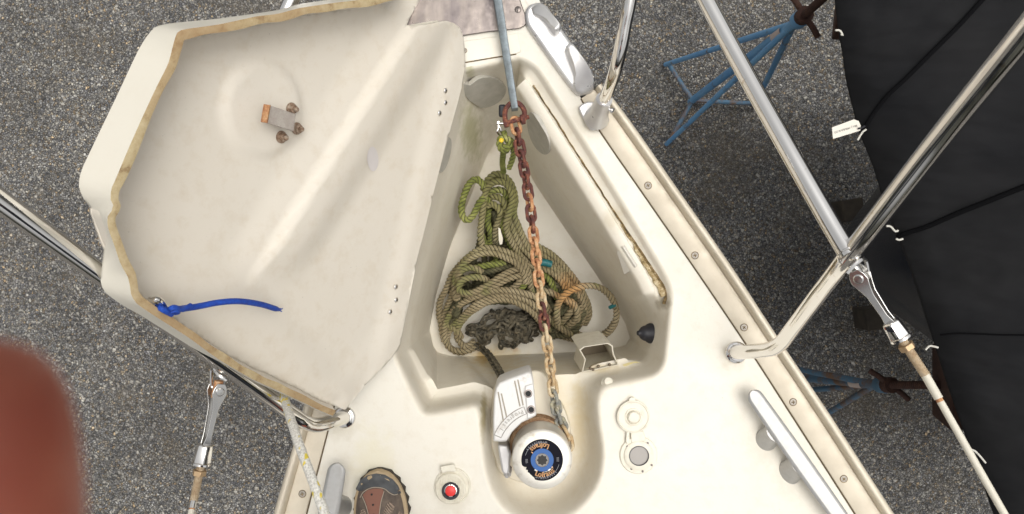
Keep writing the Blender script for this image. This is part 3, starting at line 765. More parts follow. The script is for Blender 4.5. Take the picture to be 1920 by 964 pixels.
mb = MB(); mb.prism(Ps([(1179,748),(1183,745),(1189,745),(1192,748),(1192,752),(1179,753)], .010), Ps([(1179,748),(1183,745),(1189,745),(1192,748),(1192,752),(1179,753)], .003)); mb.build('pull_tab', M_plast, cap, bevel=.001)
mb = MB(); mb.prism(Ps([(1175,806),(1179,808),(1181,828),(1177,834),(1173,828)], .008), Ps([(1175,806),(1179,808),(1181,828),(1177,834),(1173,828)], .001))
mb.prism(Ps([(1182,812),(1206,808),(1212,826),(1184,830)], .006), Ps([(1182,812),(1206,808),(1212,826),(1184,830)], .001))
mb.build('hinge_strap', M_plast, fl, bevel=.0012)
fs = empty('foot_switch', P(850, 910, 0), parent=boat)
c2 = P(849, 911, 0)
mb = MB(); mb.lathe(c2, (0,0,1), [(.0345, -.001), (.034, .003), (.031, .0048), (.030, .0036), (.0, .0036)], 56)
c3 = P(845, 914, 0)
mb.lathe(c3, (0,0,1), [(.029, .002), (.029, .0065), (.027, .0085), (.0, .0090)], 56)
mb.build('switch_body', M_plast, fs, angle=30)
mb = MB()
for k in range(-8, 9):
    x = k*.0031; h_ = math.sqrt(max(0, .0262**2-x*x))
    if h_ < .004: continue
    d_ = Vector((.10, -1, 0)).normalized(); o_ = Vector((x, 0, .0094))
    for s0, s1 in ((-h_, h_),):
        a = c3+o_-d_*h_; b = c3+o_+d_*h_; mb.tube([a, b], .00085, 6)
mb.build('rib', M_plast, fs)
mb = MB(); mb.lathe(P(845,920,.008), (0,0,1), [(.0165, 0), (.0165, .0035), (.0155, .0045), (.0118, .0045), (.0112, .003), (0, .003)], 40); mb.build('bezel', M_black, fs, angle=30)
mb = MB(); mb.lathe(P(845,920,.0112), (0,0,1), [(.0112, 0), (.0114, .0014), (.0104, .0016), (.0103, .0006)], 40, cap=False); mb.build('chrome_ring', M_steel, fs)
mb = MB(); mb.lathe(P(845,920,.0112), (0,0,1), [(.0100, 0), (.0098, .003), (.008, .0042), (0, .0048)], 40); mb.build('red_button', mat('red_rubber', (.75, .045, .04), .45), fs, angle=50)
mb = MB(); q_ = [(825,875),(852,870),(856,886),(841,884),(828,888)]; mb.prism(Ps(q_, .014), Ps(q_, .001)); mb.build('hinge_cover', M_plast, fs, bevel=.0018)

# ------------------------------------------------------------------ windlass
wl = empty('windlass', P(1008, 840, -.10), parent=boat)
tag(wl, 'white and silver anchor windlass with blue and black round badge')
PZ = -.103
# base skirt
base_px = [(921,836),(920,780),(925,735),(935,718),(960,705),(1000,694),(1018,697),(1030,718),(1040,745),(1058,765),(1070,800),(1072,840),(1066,880),(1030,905),(985,908),(955,898),(935,885)]
bt = [P(x, y, -.065) for x, y in base_px]; bt = roundpoly(bt, .010, 3)
bb = [Vector((p.x*1.0, p.y, PZ)) for p in bt]
bb = [Vector((p.x+(p.x-.05)*.02, p.y+(p.y+.33)*.02, p.z)) for p in bb]
mb = MB(); mb.prism(bt, bb); mb.build('base_casting', M_wbase if False else mat('cream_casting', (.68, .62, .50), .45, .1), wl, bevel=.003, segs=3)
# gear housing top
bz = .012
hp = [(925,829),(924,790),(926,745),(930,726),(936,717),(952,710),(990,697),(996,698),(1000,712),(1006,780),(999,784),(978,794),(960,812),(950,829),(940,830)]
ht = [P(x, y, bz) for x, y in hp]
hm = [P(x, y, bz-.006) for x, y in hp]
hm = [Vector((p.x*1.0, p.y, bz-.006)) for p in ht]
hbm = [Vector((p.x, p.y+.002, -.066)) for p in ht]
cc = sum(ht, Vector())/len(ht)
ht2 = [Vector((cc.x+(p.x-cc.x)*.955, cc.y+(p.y-cc.y)*.955, bz)) for p in ht]
mb = MB(); mb.loft([hbm, hm, ht2], cap0=True, cap1=True); hs_ = mb.build('gear_housing', M_white, wl, bevel=.0022, segs=3)
# long grooves/ribs on the housing, coloured darker than its paint
mb = MB()
for a, b in (((965,714),(975,762)),((971,712),(981,760)),((934,735),(944,790)),((940,738),(950,782))):
    mb.tube([P(*a, bz+.0003), P(*b, bz+.0003)], .0013, 8)
mb.build('casting_rib', mat('brown_groove_paint', (.36, .32, .26), .6), hs_)
mb = MB(); q_ = [(984,724),(1000,719),(1005,779),(989,786)]
mb.prism(Ps(q_, bz+.004), Ps(q_, bz-.01)); mb.build('raised_boss', M_white, hs_, bevel=.002)
for (x, y) in ((990.5,738),(996,768)):
    mb = MB(); mb.lathe(P(x, y, bz+.0042), (0,0,1), [(.0078,-.001),(.0078,.0006),(.0056,.0007),(.0054,-.0005),(0,-.0006)], 28, 0)
    mb.lathe(P(x, y, bz+.0042), (0,0,1), [(.0052,0),(.0052,.0007),(.0026,.0009),(0,.0009)], 20, 1); mb.build('socket_screw', [M_plate, M_dark], hs_)
# curved raised nameplate: "Progress 1"
def text_mesh(ch, size):
    cu = bpy.data.curves.new('t', 'FONT'); cu.body = ch; cu.size = size; cu.align_x = 'CENTER'; cu.align_y = 'CENTER'; cu.resolution_u = 3
    ob = bpy.data.objects.new('t', cu); C.objects.link(ob); bpy.context.view_layer.update()
    me = bpy.data.meshes.new_from_object(ob.evaluated_get(bpy.context.evaluated_depsgraph_get()))
    v = [x.co.copy() for x in me.vertices]; f = [tuple(p.vertices) for p in me.polygons]
    bpy.data.objects.remove(ob); bpy.data.curves.remove(cu); bpy.data.meshes.remove(me); return v, f
def arc_text(mb, s, c, r, a0, da, size, inward_top, z, m=0, bold=0):
    """letters on a circle; a0 = angle (deg, ccw from +x) of the first letter; da = step per em width"""
    a = a0
    W_ = {'L':.55,'o':.62,'f':.40,'r':.42,'a':.60,'n':.62,'s':.55,"'":.3,'i':.3,'1':.45,' ':.35,'P':.62,'g':.62,'e':.6}
    ws = [W_.get(x, .72) for x in s]
    for i, chh in enumerate(s):
        if i: a += da*(ws[i-1]+ws[i])/2
        if chh == ' ': continue
        v, f = text_mesh(chh, size); ar = R(a)
        rot = ar-math.pi/2 if inward_top else ar+math.pi/2
        M_ = Matrix.Rotation(rot, 3, 'Z'); o_ = Vector(c)+Vector((math.cos(ar)*r, math.sin(ar)*r, z))
        for off in ((0,0),(bold,0),(-bold,0),(0,bold),(0,-bold)) if bold else ((0,0),):
            mb.add([o_+M_ @ Vector((p.x+off[0], p.y+off[1], 0))+Vector((0,0,(off[0]+off[1])*.02)) for p in v], f, m)
dc = Vector((P(1016.5, 862, .045).x, P(1016.5, 862, .045).y, 0))       # drum axis
arc = []
for k in range(13):
    a = R(110+k*3.9); arc.append((a, .0835))
ao = [dc+Vector((math.cos(a)*.0955, math.sin(a)*.0955, bz+.0004)) for a, _ in arc]; ai = [dc+Vector((math.cos(a)*.0815, math.sin(a)*.0815, bz+.0004)) for a, _ in arc]
mb = MB(); mb.tube(ao+ai[::-1], .0008, 6, closed=True)
arc_text(mb, 'Progress 1', dc, .0885, 114.5, 7.0, .0112, False, bz+.0010)
mb.build('embossed_nameplate', mat('name_lettering', (.30, .28, .25), .5, .2), hs_, recalc=False)
# gypsy
mb = MB(); mb.lathe(dc+Vector((-.004, .006, 0)), (0,0,1), [(.030,-.072),(.054,-.070),(.056,-.066),(.053,-.058),(.044,-.050),(.046,-.046),(.053,-.038),(.0545,-.035),(.050,-.033)], 48)
mb.build('chain_gypsy', rustmat('gypsy_bronze', [(.3, (.12, .06, .03)), (.5, (.32, .19, .10)), (.7, (.50, .38, .24))], 60), wl, angle=40)
# drum
mb = MB(); mb.lathe(dc, (0,0,1), [(.050,-.034),(.0545,-.032),(.0550,-.027),(.0535,-.018),(.0528,.0),(.0528,.020),(.0535,.034),(.0545,.0405),(.0548,.0415),(.0540,.0432),(.0515,.0450),(.0420,.0462),(.0365,.0464),(0,.0464)], 72)
mdrum = mat('drum_paint', (.66, .63, .56), .35, .35); t = NT(mdrum); t.col(t.mix(t.ramp(t.noise(60, 6), [(.55, 0.0), (.75, 1.0)]), (.70, .67, .60), (.50, .45, .36)))
t.bump(t.noise(60, 3), .05)
drum = mb.build('drum', mdrum, wl, angle=30)
zt = .0466
badge = MB()
# black disc with torn lower-left edge
ring_o = []
for k in range(72):
    a = 2*math.pi*k/72; deg = math.degrees(a); r_ = .0378
    if 196 < deg < 246: r_ -= .0022+abs(noise.noise(Vector((deg*.31, 1, 2))))*.013
    ring_o.append(dc+Vector((math.cos(a)*r_, math.sin(a)*r_, zt+.0004)))
badge.add([dc+Vector((0,0,zt+.0004))]+ring_o, [(0, 1+k, 1+(k+1) % 72) for k in range(72)], 0)
def annulus(mb, r0, r1, z, m, a0=0, a1=360, n=60):
    v = []; 
    for k in range(n+1):
        a = R(a0+(a1-a0)*k/n); v += [dc+Vector((math.cos(a)*r0, math.sin(a)*r0, z)), dc+Vector((math.cos(a)*r1, math.sin(a)*r1, z))]
    mb.add(v, [(2*k, 2*k+1, 2*k+3, 2*k+2) for k in range(n)], m)
annulus(badge, .012, .0208, zt+.0009, 1)
annulus(badge, .0218, .0225, zt+.0008, 2, 275, 330); annulus(badge, .0205, .0232, zt+.0007, 2, 232, 246, 8); annulus(badge, .0205, .0235, zt+.0007, 2, 300, 312, 8)
annulus(badge, .0312, .0317, zt+.0008, 3, 258, 345); annulus(badge, .0312, .0317, zt+.0008, 3, 75, 165)
for cdeg in (2, 184):
    for k in range(4):
        a = R(cdeg-6+k*4)
        for r_ in (0,):
            badge.tube([dc+Vector((math.cos(a)*.0262, math.sin(a)*.0262, zt+.0006)), dc+Vector((math.cos(a)*.0305, math.sin(a)*.0305, zt+.0006))], .00035, 4, m=3)
arc_text(badge, "Lofrans'", dc, .0265, 249, 20.5, .0125, False, zt+.0010, 4, .00035)
arc_text(badge, "Lofrans'", dc, .0265, 69, 20.5, .0125, False, zt+.0010, 4, .00035)
arc_text(badge, 'WINDLASSES', dc, .0335, 252, 10.5, .0042, False, zt+.0010, 3)
arc_text(badge, 'WINDLASSES', dc, .0335, 78, 10.5, .0042, False, zt+.0010, 3)
badge.build('badge', [mat('badge_black', (.008, .008, .014), .8, 0, .15), mat('badge_blue', (.04, .12, .34), .5, 0, .3), mat('badge_white', (.75, .75, .72), .5), mat('badge_grey', (.38, .38, .40), .5), mat('badge_orange', (.90, .50, .24), .6)], drum, flat=True, recalc=False)
# star socket
mb = MB(); mb.lathe(dc+Vector((0,0,zt)), (0,0,1), [(.0125,.0008),(.0125,.0022),(.0119,.0027),(.0113,.0022),(.0112,.0012)], 40, cap=False); mb.lathe(dc+Vector((0,0,zt)), (0,0,1), [(.0112,.0010),(.0112,.0014),(0,.0014)], 40, 1)
mb.build('hub_ring', [M_steel2, mat('hub_grey', (.20, .19, .18), .4, .6)], drum, angle=30)
mb = MB(); st = []
for k in range(16):
    a = 2*math.pi*k/16; r_ = .0102 if k % 2 == 0 else .0076; st.append(dc+Vector((math.cos(a)*r_, math.sin(a)*r_, zt+.0022)))
mb.add([dc+Vector((0,0,zt+.0022))]+st, [(0, 1+k, 1+(k+1) % 16) for k in range(16)]); mb.build('star_socket', mat('socket_shadow', (.03, .028, .026), .6, .3), drum, flat=True)
# lever/motor foot at lower left
mb = MB(); lv = Ps([(933,834),(952,836),(958,850),(955,884),(950,893),(941,886),(936,858)], -.012)
lb = [Vector((p.x, p.y, -.06)) for p in lv]
mb.prism(lv, lb); pw = mb.build('pawl_lever', M_alu, wl, bevel=.004, segs=3)
mb = MB(); mb.lathe(P(951, 889, -.022), (-.1,-.3,1), [(.0075,-.02),(.0075,.0),(.0062,.002),(.0045,.002),(.004,.008),(.0025,.010),(0,.0105)], 20); mb.build('bolt', M_alu, pw)

# ------------------------------------------------------------------ locker lid
HA = Vector(P(868, 120, .012)); HB = Vector(P(742, 650, .012)); hd = (HB-HA).normalized()
side = Vector((hd.y, -hd.x, 0)).normalized()
if side.x > 0: side = -side
TH = R(58); U = side*math.cos(TH)+Vector((0, 0, math.sin(TH))); NN = (-side)*math.sin(TH)+Vector((0, 0, math.cos(TH)))
def L3(px, py, w=0.0):
    o_ = Vector((0, 0, H)); d_ = P(px, py, 0)-o_
    k = ((HA+NN*w)-o_).dot(NN)/d_.dot(NN); return o_+d_*k
def loc2(p): q = p-HA; return Vector((q.dot(hd), q.dot(U)))
def from2(s_, u_, w): return HA+hd*s_+U*u_+NN*w
TO = [(762,-20),(700,-6),(672,0),(630,5),(563,15),(520,26),(480,31),(410,46),(352,54),(338,57),(331,63),(325,83),(315,120),(294,162),(265,224),(236,290),(216,338),(209,353),(207,373),(213,387),(209,396),(201,408),(203,429),(215,462),(226,495),(240,520),(244,540),(246,553),(257,570),(294,595),(352,632),(410,674),(473,711),(520,732),(567,754),(600,770),(624,780)]
OUT = [(756,-34),(690,-14),(660,-7),(620,-1),(560,8),(520,19),(460,28),(400,36),(336,42),(305,46),(288,53),(272,73),(256,101),(220,178),(182,257),(156,312),(149,333),(148,352),(157,373),(172,392),(185,410),(193,427),(196,454),(191,500),(189,530),(197,548),(220,566),(243,580),(265,592),(319,626),(366,655),(418,682),(478,716),(523,736),(568,757),(600,772),(624,782)]
d_rim = .060
TOw = [L3(x, y, d_rim*min(1, .25+ .75*smooth(0, 8, len(TO)-1-i))) for i, (x, y) in enumerate(TO)]
OUw = [L3(x, y, -.004) for x, y in OUT]
def rsn(pts, cor, n):
    """resample two corresponding polylines at the same parameters"""
    L = [0]
    for a, b in zip(pts, pts[1:]): L.append(L[-1]+(b-a).length)
    A = resample_idx(pts, L, n); B = resample_idx(cor, L, n); return A, B
def resample_idx(p, L, n):
    out = []; j = 0
    for i in range(n):
        d_ = L[-1]*i/(n-1)
        while j < len(L)-2 and L[j+1] < d_: j += 1
        f = (d_-L[j])/max(1e-9, L[j+1]-L[j])
        a = p[max(j-1, 0)]; b = p[j]; c_ = p[j+1]; d2 = p[min(j+2, len(p)-1)]
        lin = b.lerp(c_, f); cr = .5*((2*b)+(c_-a)*f+(2*a-5*b+4*c_-d2)*f*f+(3*b-a-3*c_+d2)*f**3)
        out.append(lin.lerp(cr, .6))
    return out
anch = [((762,-20),(756,-34)), ((331,63),(288,53)), ((209,353),(148,352)), ((209,396),(172,392)), ((246,553),(197,548)), ((352,632),(319,626)), ((624,780),(624,782))]
def cumlen(p):
    L = [0]
    for a, b in zip(p, p[1:]): L.append(L[-1]+(b-a).length)
    return L
LT, LO = cumlen(TOw), cumlen(OUw)
def atlen(p, L, d_):
    j = 0
    while j < len(L)-2 and L[j+1] < d_: j += 1
    f = (d_-L[j])/max(1e-9, L[j+1]-L[j]); f = max(0, min(1, f))
    a = p[max(j-1, 0)]; b = p[j]; c_ = p[j+1]; d2 = p[min(j+2, len(p)-1)]
    return b.lerp(c_, f).lerp(.5*((2*b)+(c_-a)*f+(2*a-5*b+4*c_-d2)*f*f+(3*b-a-3*c_+d2)*f**3), .6)
ai = [(LT[TO.index(a)], LO[OUT.index(b)]) for a, b in anch]
TOr, OUr = [], []
for i in range(170):
    d_ = LT[-1]*i/169; k = 0
    while k < len(ai)-2 and ai[k+1][0] < d_: k += 1
    f = (d_-ai[k][0])/(ai[k+1][0]-ai[k][0])
    TOr.append(atlen(TOw, LT, d_)); OUr.append(atlen(OUw, LO, ai[k][1]+f*(ai[k+1][1]-ai[k][1])))
# inward direction in the lid plane
TI = []
tw = .0102
n = len(TOr)
c2 = [loc2(p) for p in TOr]
for i, p in enumerate(TOr):
    e = (c2[min(i+2, n-1)]-c2[max(i-2, 0)]).normalized(); nv = Vector((e.y, -e.x))
    cen2 = Vector((.30, .25))
    if (cen2-c2[i]).dot(nv) < 0: nv = -nv
    wv = (p-HA).dot(NN); q2 = c2[i]+nv*tw*(1+.30*noise.noise(p*22)); TI.append(from2(q2.x, q2.y, wv))
TI0 = []
for i, p in enumerate(TI):
    q2 = loc2(p); e = (c2[min(i+2, n-1)]-c2[max(i-2, 0)]).normalized(); nv = Vector((e.y, -e.x))
    if (Vector((.30, .25))-c2[i]).dot(nv) < 0: nv = -nv
    q3 = q2+nv*.006; TI0.append(from2(q3.x, q3.y, 0.0))
lid = empty('locker_lid', (HA+HB)/2, parent=boat)
tag(lid, 'hinged locker lid standing open, grey-cream inside with stained edge')
# skin outline: rim foot then hinge side
right = [(640,766),(680,722),(715,682),(738,655),(743,645),(746,630),(775,500),(806,370),(838,250),(862,160),(868,125),(866,85),(862,60),(855,50),(845,43),(829,39),(812,41),(790,45),(766,49),(762,47),(768,35),(780,14),(788,0),(797,-18)]
skin2 = [loc2(p) for p in TI0]+[loc2(L3(x, y, 0)) for x, y in right]
def proj_px(p):
    s_ = H/(H-p.z); return 960+p.x*1000*s_, 482-p.y*1000*s_
def sdist(px, py, a, b):
    d_ = Vector((b[0]-a[0], b[1]-a[1])); q = Vector((px-a[0], py-a[1])); return (d_.x*q.y-d_.y*q.x)/d_.length
def relief(px, py):
    # positive towards the viewer (along NN); px distance from crease one (762,48)->(478,505)
    w = 0
    along = smooth(560, 440, py)
    d1 = sdist(px, py, (770, 35), (470, 517))       # >0 on one side
    d1 = -d1                                       # >0 to the right / lower side
    wd = 72
    up_ = smooth(-3, 9, d1)*(1-smooth(wd*.45, wd*1.35, d1))
    w += .014*up_*along
    w += -.010*smooth(10, -60, d1)*along
    # round boss behind the latch
    r_ = math.hypot((px-498)/80, (py-205)/98); w += .0065*(1-smooth(.80, 1.0, r_))
    # soft rounded lower edge (moulded S)
    d2 = sdist(px, py, (470, 560), (590, 690)); 
    if 380 < py: w += .007*smooth(-25, 25, sdist(px, py, (430, 520), (560, 640)))*smooth(540, 600, py)*0
    r2 = min(sdist(px, py, (430, 520), (520, 600)), 999); w += .006*smooth(-30, 30, sdist(px, py, (420, 500), (580, 655)))*smooth(470, 560, py)*(1-smooth(620, 720, px))
    # raised margin along the hinge edge
    d3 = sdist(px, py, (866, 130), (742, 650)); w += .006*smooth(52, 18, d3)
    d4 = sdist(px, py, (742, 650), (625, 778)); w += .004*smooth(60, 20, d4)
    return w
v2, f2 = sheet2d([(p.x, p.y) for p in skin2], [], .0085)
ns = len(skin2); verts = []
for i, p in enumerate(v2):
    w3 = from2(p.x, p.y, 0); px, py = proj_px(w3); 
    dmin = min((p-q).length for q in skin2[:len(TI0)])
    fade = smooth(0, .03, dmin)
    verts.append(from2(p.x, p.y, relief(px, py)*fade))
# cove where the skin runs up into the rim
mb = MB(); mb.add(verts, f2, 0)
skin = mb.build('inner_skin', M_lid, lid, angle=80, recalc=False)
bm = bmesh.new(); bm.from_mesh(skin.data); bmesh.ops.recalc_face_normals(bm, faces=bm.faces)
if sum(f.normal.dot(NN) for f in bm.faces) < 0: bmesh.ops.reverse_faces(bm, faces=bm.faces)
bm.to_mesh(skin.data); bm.free()
so_ = skin.modifiers.new('thick', 'SOLIDIFY'); so_.thickness = .005; so_.offset = -1
# rim: inner wall, raw edge, outer wall
mb = MB(); mb.loft([[p-NN*.002 for p in TI0], [a.lerp(b, .5) for a, b in zip(TI0, TI)], TI], closed=False); mb.build('rim_inner_wall', M_lid, lid, angle=60)
mb = MB(); bulge = [a.lerp(b, .5)+NN*.0008 for a, b in zip(TI, TOr)]; mb.loft([TI, bulge, TOr], closed=False); mb.build('raw_edge', M_edge, lid, angle=60)
e1 = [p+(q-p)*.06 for p, q in zip(TOr, OUr)]
mb = MB(); mb.loft([TOr, e1, [p.lerp(q, .5) for p, q in zip(TOr, OUr)], [p.lerp(q, .9) for p, q in zip(TOr, OUr)], OUr, [p-NN*.006+((HA+hd*.3+U*.25)-p).normalized()*.012 for p in OUr]], closed=False)
mb.build('outer_wall', M_lidout, lid, angle=60)
# outer shell (top of the lid, facing down-left)
back2 = [loc2(p-(p-HA-hd*.3).normalized()*.06) for p in OUr]+[loc2(L3(x, y, 0)) for x, y in right]
v2, f2 = sheet2d([(p.x, p.y) for p in back2], [], .04)
mb = MB(); mb.add([from2(p.x, p.y, -.012) for p in v2], f2); mb.build('outer_shell', M_lidout, lid)
# hinge screws through the flange
for (x, y) in ((835,170),(835,192.5),(824,212),(742,538),(742.5,562.5),(731.5,585)):
    px_, py_ = x, y
    p = L3(px_, py_, .0065)
    s_ = MB(); s_.lathe(p, NN, [(.0046,-.003),(.0046,.001),(.0032,.0022),(.0014,.0024)], 16); s_.lathe(p, NN, [(.0014,.0020),(.0013,.0026)], 8, 1); s_.build('hinge_screw', [M_steel, M_dark], lid)
# oval sticker
mb = MB(); ov = [L3(x, y, .0138) for x, y in ell(698, 298, 10.5, 23, -3)]
p0, p1 = ov, [p-NN*.003 for p in ov]
sk_bm = bmesh.new(); sk_bm.from_mesh(skin.data); sk_bm.transform(Matrix.Translation(WL[skin.name])); SB = BVHTree.FromBMesh(sk_bm)
ov = []
for x, y in ell(698, 298, 10.5, 23, -3):
    l_, n_ = hit(x, y, SB); ov.append(l_+NN*.0012)
cv = hit(698, 298, SB)[0]+NN*.0014
mb.add([cv]+ov, [(0, 1+k, 1+(k+1) % len(ov)) for k in range(len(ov))]); mb.build('oval_sticker', mat('faded_sticker', (.66, .62, .60), .5), lid, recalc=False)
# latch: rusty bent plate and three bolts
lt = empty('latch', L3(530, 230, .02), parent=lid)
lc, ln = hit(530, 228, SB)
def LB(px, py, h): return L3(px, py, (lc-HA).dot(NN)+h)
mb = MB()
q_ = [(558,216),(551,248),(512,238),(505,198)]
tp = [LB(x, y, .030) for x, y in [(555,214),(551,247),(502,231),(507,198)]]
bt_ = [p-NN*.004 for p in tp]
mb.prism(tp, bt_); 
mb.build('strike_plate', M_galvr if False else rustmat('grey_rusty_steel', [(.3, (.22, .14, .09)), (.42, (.38, .33, .29)), (.7, (.50, .46, .41))], 60, .2), lt, bevel=.001)
mb = MB(); en = [LB(x, y, .0305) for x, y in [(507,197),(501,231)]]; 
e_ = [LB(499.5,230,.034), LB(505,197,.034)]
mb.prism([en[0]+NN*.001, en[1]+NN*.001, e_[0]+NN*.001, e_[1]+NN*.001], [en[0]-NN*.012, en[1]-NN*.012, e_[0]-NN*.012, e_[1]-NN*.012]); mb.build('plate_lip', M_rusto, lt)
mb = MB()
mb.prism([LB(x, y, .027) for x, y in [(549,214),(555,215),(551,245),(545,244)]], [LB(x, y, .0) for x, y in [(528,208),(536,210),(530,240),(522,238)]]); mb.build('bracket_leg', M_rustd, lt, bevel=.001)
for (x, y) in ((546,204),(556,241),(527,257)):
    p = LB(x, y, .001); mb = MB()
    mb.lathe(p, NN, [(.0092,0),(.0092,.0016),(.0070,.0018),(.0062,.0024),(.0062,.0075),(.0052,.0082),(.0036,.0082),(.0036,.013),(.0028,.0138),(0,.0138)], 18)
    mb.build('bolt', rustmat('bolt_rust', [(.3, (.12, .07, .045)), (.45, (.26, .17, .11)), (.6, (.46, .38, .30))], 120, .3) if 'bolt_rust' not in bpy.data.materials else bpy.data.materials['bolt_rust'], lt, angle=35)
# padeye near the lower left rim
pe = empty('padeye', L3(300, 575, .01), parent=lid)
mb = MB(); a = [L3(x, y, z) for x, y, z in ((286,566,.052),(293,561,.062),(302,566,.060),(310,576,.050))]; mb.tube(resample(a, .003), .0042, 10); mb.build('eye_strap', M_steel, pe)
mb = MB(); mb.lathe(L3(284, 562, .05), NN, [(.005,0),(.005,.006),(.003,.007),(.003,.012),(0,.012)], 12); mb.build('nut', M_steel, pe)

# ------------------------------------------------------------------ blue cord tied to the padeye
M_blue = mat('blue_cord', (.005, .045, .32), .65); t = NT(M_blue); t.col(t.ramp(t.noise(160, 5), [(.3, (.004, .03, .25)), (.7, (.01, .075, .45))])); t.bump(t.noise(700, 2), .5, .0008)
mb = MB()
cp = [(302,577,.055),(312,583,.058),(325,583,.058),(340,579,.054),(357,577,.050),(380,573,.048),(405,568,.050),(435,565,.052),(460,566,.048),(490,571,.040),(510,577,.030),(524,581,.022)]
pth = resample([L3(*c_) for c_ in cp], .004); rad = [.0042 if i < len(pth)*.93 else .0042-(i-len(pth)*.93)/(len(pth)*.07)*.0025 for i in range(len(pth))]
mb.tube(pth, rad, 12)
kn = L3(325, 582, .058)
mb.tube([kn+(NN*math.cos(a)+U*math.sin(a)*1.0)*.0058+hd*(.006*math.sin(a*.5)-.002) for a in [2*math.pi*k/14 for k in range(15)]], .0034, 8)
mb.tube(resample([L3(310,586,.050), L3(325,577,.066), L3(343,580,.060), L3(358,573,.056)], .003), .0036, 8)
mb.tube(resample([L3(296,574,.05), L3(305,580,.062), L3(322,589,.058)], .003), .0040, 8)
for k in range(14):
    a = L3(522, 581, .022); b = L3(528+random.uniform(-2, 3), 581+random.uniform(-4, 4), .020+random.uniform(-.003, .004)); mb.tube([a, b], .0004, 4)
tag(mb.build('cord', M_blue), 'blue cord with frayed end knotted to the open locker lid', 'cord')

# ------------------------------------------------------------------ anchor shank, shackle, rusty chain
anchor = empty('anchor', P(940, -60, .03), 'galvanised anchor shank running forward over the steel bow plate', 'anchor')
mb = MB()
sa = Vector(P(925, -60, .055)); sb_ = Vector(P(966, 203, .020)); dd = (sb_-sa).normalized(); sn = dd.cross(Vector((0,0,1))).normalized()
if sn.x < 0: sn = -sn
secs = []
for f, w in ((-.6, .010), (0, .0095), (.5, .0085), (.93, .0078), (1., .0075)):
    c0 = sa.lerp(sb_, f); secs.append([c0+sn*w*.75, c0+sn*w*.75-Vector((0,0,.030)), c0-sn*w*.9-Vector((0,0,.030)), c0-sn*w*.9-Vector((0,0,.004)), c0-sn*w*.15])
mb.loft(secs, cap0=True, cap1=True); mb.build('shank', M_galv, anchor, bevel=.0012)
mb = MB(); fa = sa.lerp(sb_, -.6); 
mb.add([fa+Vector((0,-.02,-.01)), fa+Vector((-.13,-.05,-.16)), fa+Vector((0,.20,-.20)), fa+Vector((.13,-.05,-.16)), fa+Vector((0,0,-.10))], [(0,1,2),(0,2,3),(0,3,4),(0,4,1),(1,4,2),(4,3,2)])
mb.build('fluke', M_galv, anchor, bevel=.003)
shk = empty('shackle', P(968, 225, .01), 'rusty bow shackle joining the anchor shank to the rusty chain', 'shackle')
mb = MB(); bw = [(951,238,.012),(947,222,.010),(948,206,.010),(956,195,.010),(966,192,.010),(976,197,.010),(983,208,.010),(983,220,.008),(980,231,.006)]
mb.tube(resample(Ps(bw), .003), .0048, 12); mb.build('bow', M_rustd, shk, angle=60)
mb = MB(); mb.tube(Ps([(944,232,.010),(992,219,.008)]), .0042, 12)
mb.lathe(P(980,224,.008), (1,.25,0), [(.0095,-.004),(.0095,.004)], 18)
mb.lathe(P(948,231,.010), (1,.25,0), [(.0085,-.004),(.0085,.004)], 18); mb.build('pin', M_rustd, shk, bevel=.001)
mb = MB(); mb.box(P(942, 208, -.03), .014, .024, .012); 
tag(mb.build('rubber_block', M_black, boat, bevel=.004, segs=3), None)

def link_mesh(sc=1.0, wr=.0036, hl=.0102, hw=.0082, n=28, k=8):
    mb = MB(); pts = []
    for i in range(n):
        a = 2*math.pi*i/n; x = math.cos(a)*hw; y = math.sin(a)*hw+(hl-hw*.35 if math.sin(a) >= 0 else -(hl-hw*.35))
        pts.append(Vector((x, y, 0))*sc)
    mb.tube(pts, wr*sc, k, closed=True); return mb
lm = link_mesh()
links_m = {}
chain = empty('rusty_anchor_chain', P(1000, 480, 0), 'rust-brown and orange chain stretched from the shackle to the windlass', 'chain')
cp = [(966,232,.004),(970,250,.0),(977,290,-.004),(985,330,-.008),(993,380,-.012),(999,430,-.015),(1005,480,-.018),(1011,530,-.02),(1017,580,-.02),(1023,625,-.018),(1030,672,-.014),(1035,715,-.012),(1040,750,-.018),(1048,785,-.035),(1062,815,-.048),(1068,845,-.050)]
path = resample(Ps(cp), .001)
cum = [0]
for a, b in zip(path, path[1:]): cum.append(cum[-1]+(b-a).length)
def at_len(d_):
    for i in range(len(cum)-1):
        if cum[i+1] >= d_: break
    return path[i].lerp(path[i+1], (d_-cum[i])/max(1e-9, cum[i+1]-cum[i])), (path[min(i+3, len(path)-1)]-path[max(i-3, 0)]).normalized()
pitch = .0208; d_ = .004; i = 0
base_link = {}
while d_ < cum[-1]-.004:
    p, tdir = at_len(d_)
    X = tdir.cross(Vector((0,0,1))).normalized(); Z = X.cross(tdir)
    ang = R(22 if i % 2 == 0 else 112)+R(random.uniform(-9, 9))
    X2 = X*math.cos(ang)+Z*math.sin(ang); Z2 = X2.cross(tdir)
    rot = Matrix((X2, tdir, Z2)).transposed().to_quaternion()
    f = d_/cum[-1]
    if f < .30: ck = 'd' if random.random() < .72 else 'o'
    elif f < .45: ck = random.choice('doo')
    elif f < .62: ck = random.choice('oppd')
    elif f < .76: ck = random.choice('ppo')
    else: ck = random.choice('gpg')
    mm = {'d': M_rustd, 'o': M_rusto, 'p': M_rustp, 'g': M_chg}[ck]
    if ck not in base_link:
        me_mb = link_mesh(1.0); o = me_mb.build('link', mm, chain, angle=180, origin=(0, 0, 0)); base_link[ck] = o
        WL[o.name] = p; o.location = p-wloc(chain); o.rotation_mode = 'QUATERNION'; o.rotation_quaternion = rot
    else: dup(base_link[ck], p, chain, rot)
    d_ += pitch; i += 1

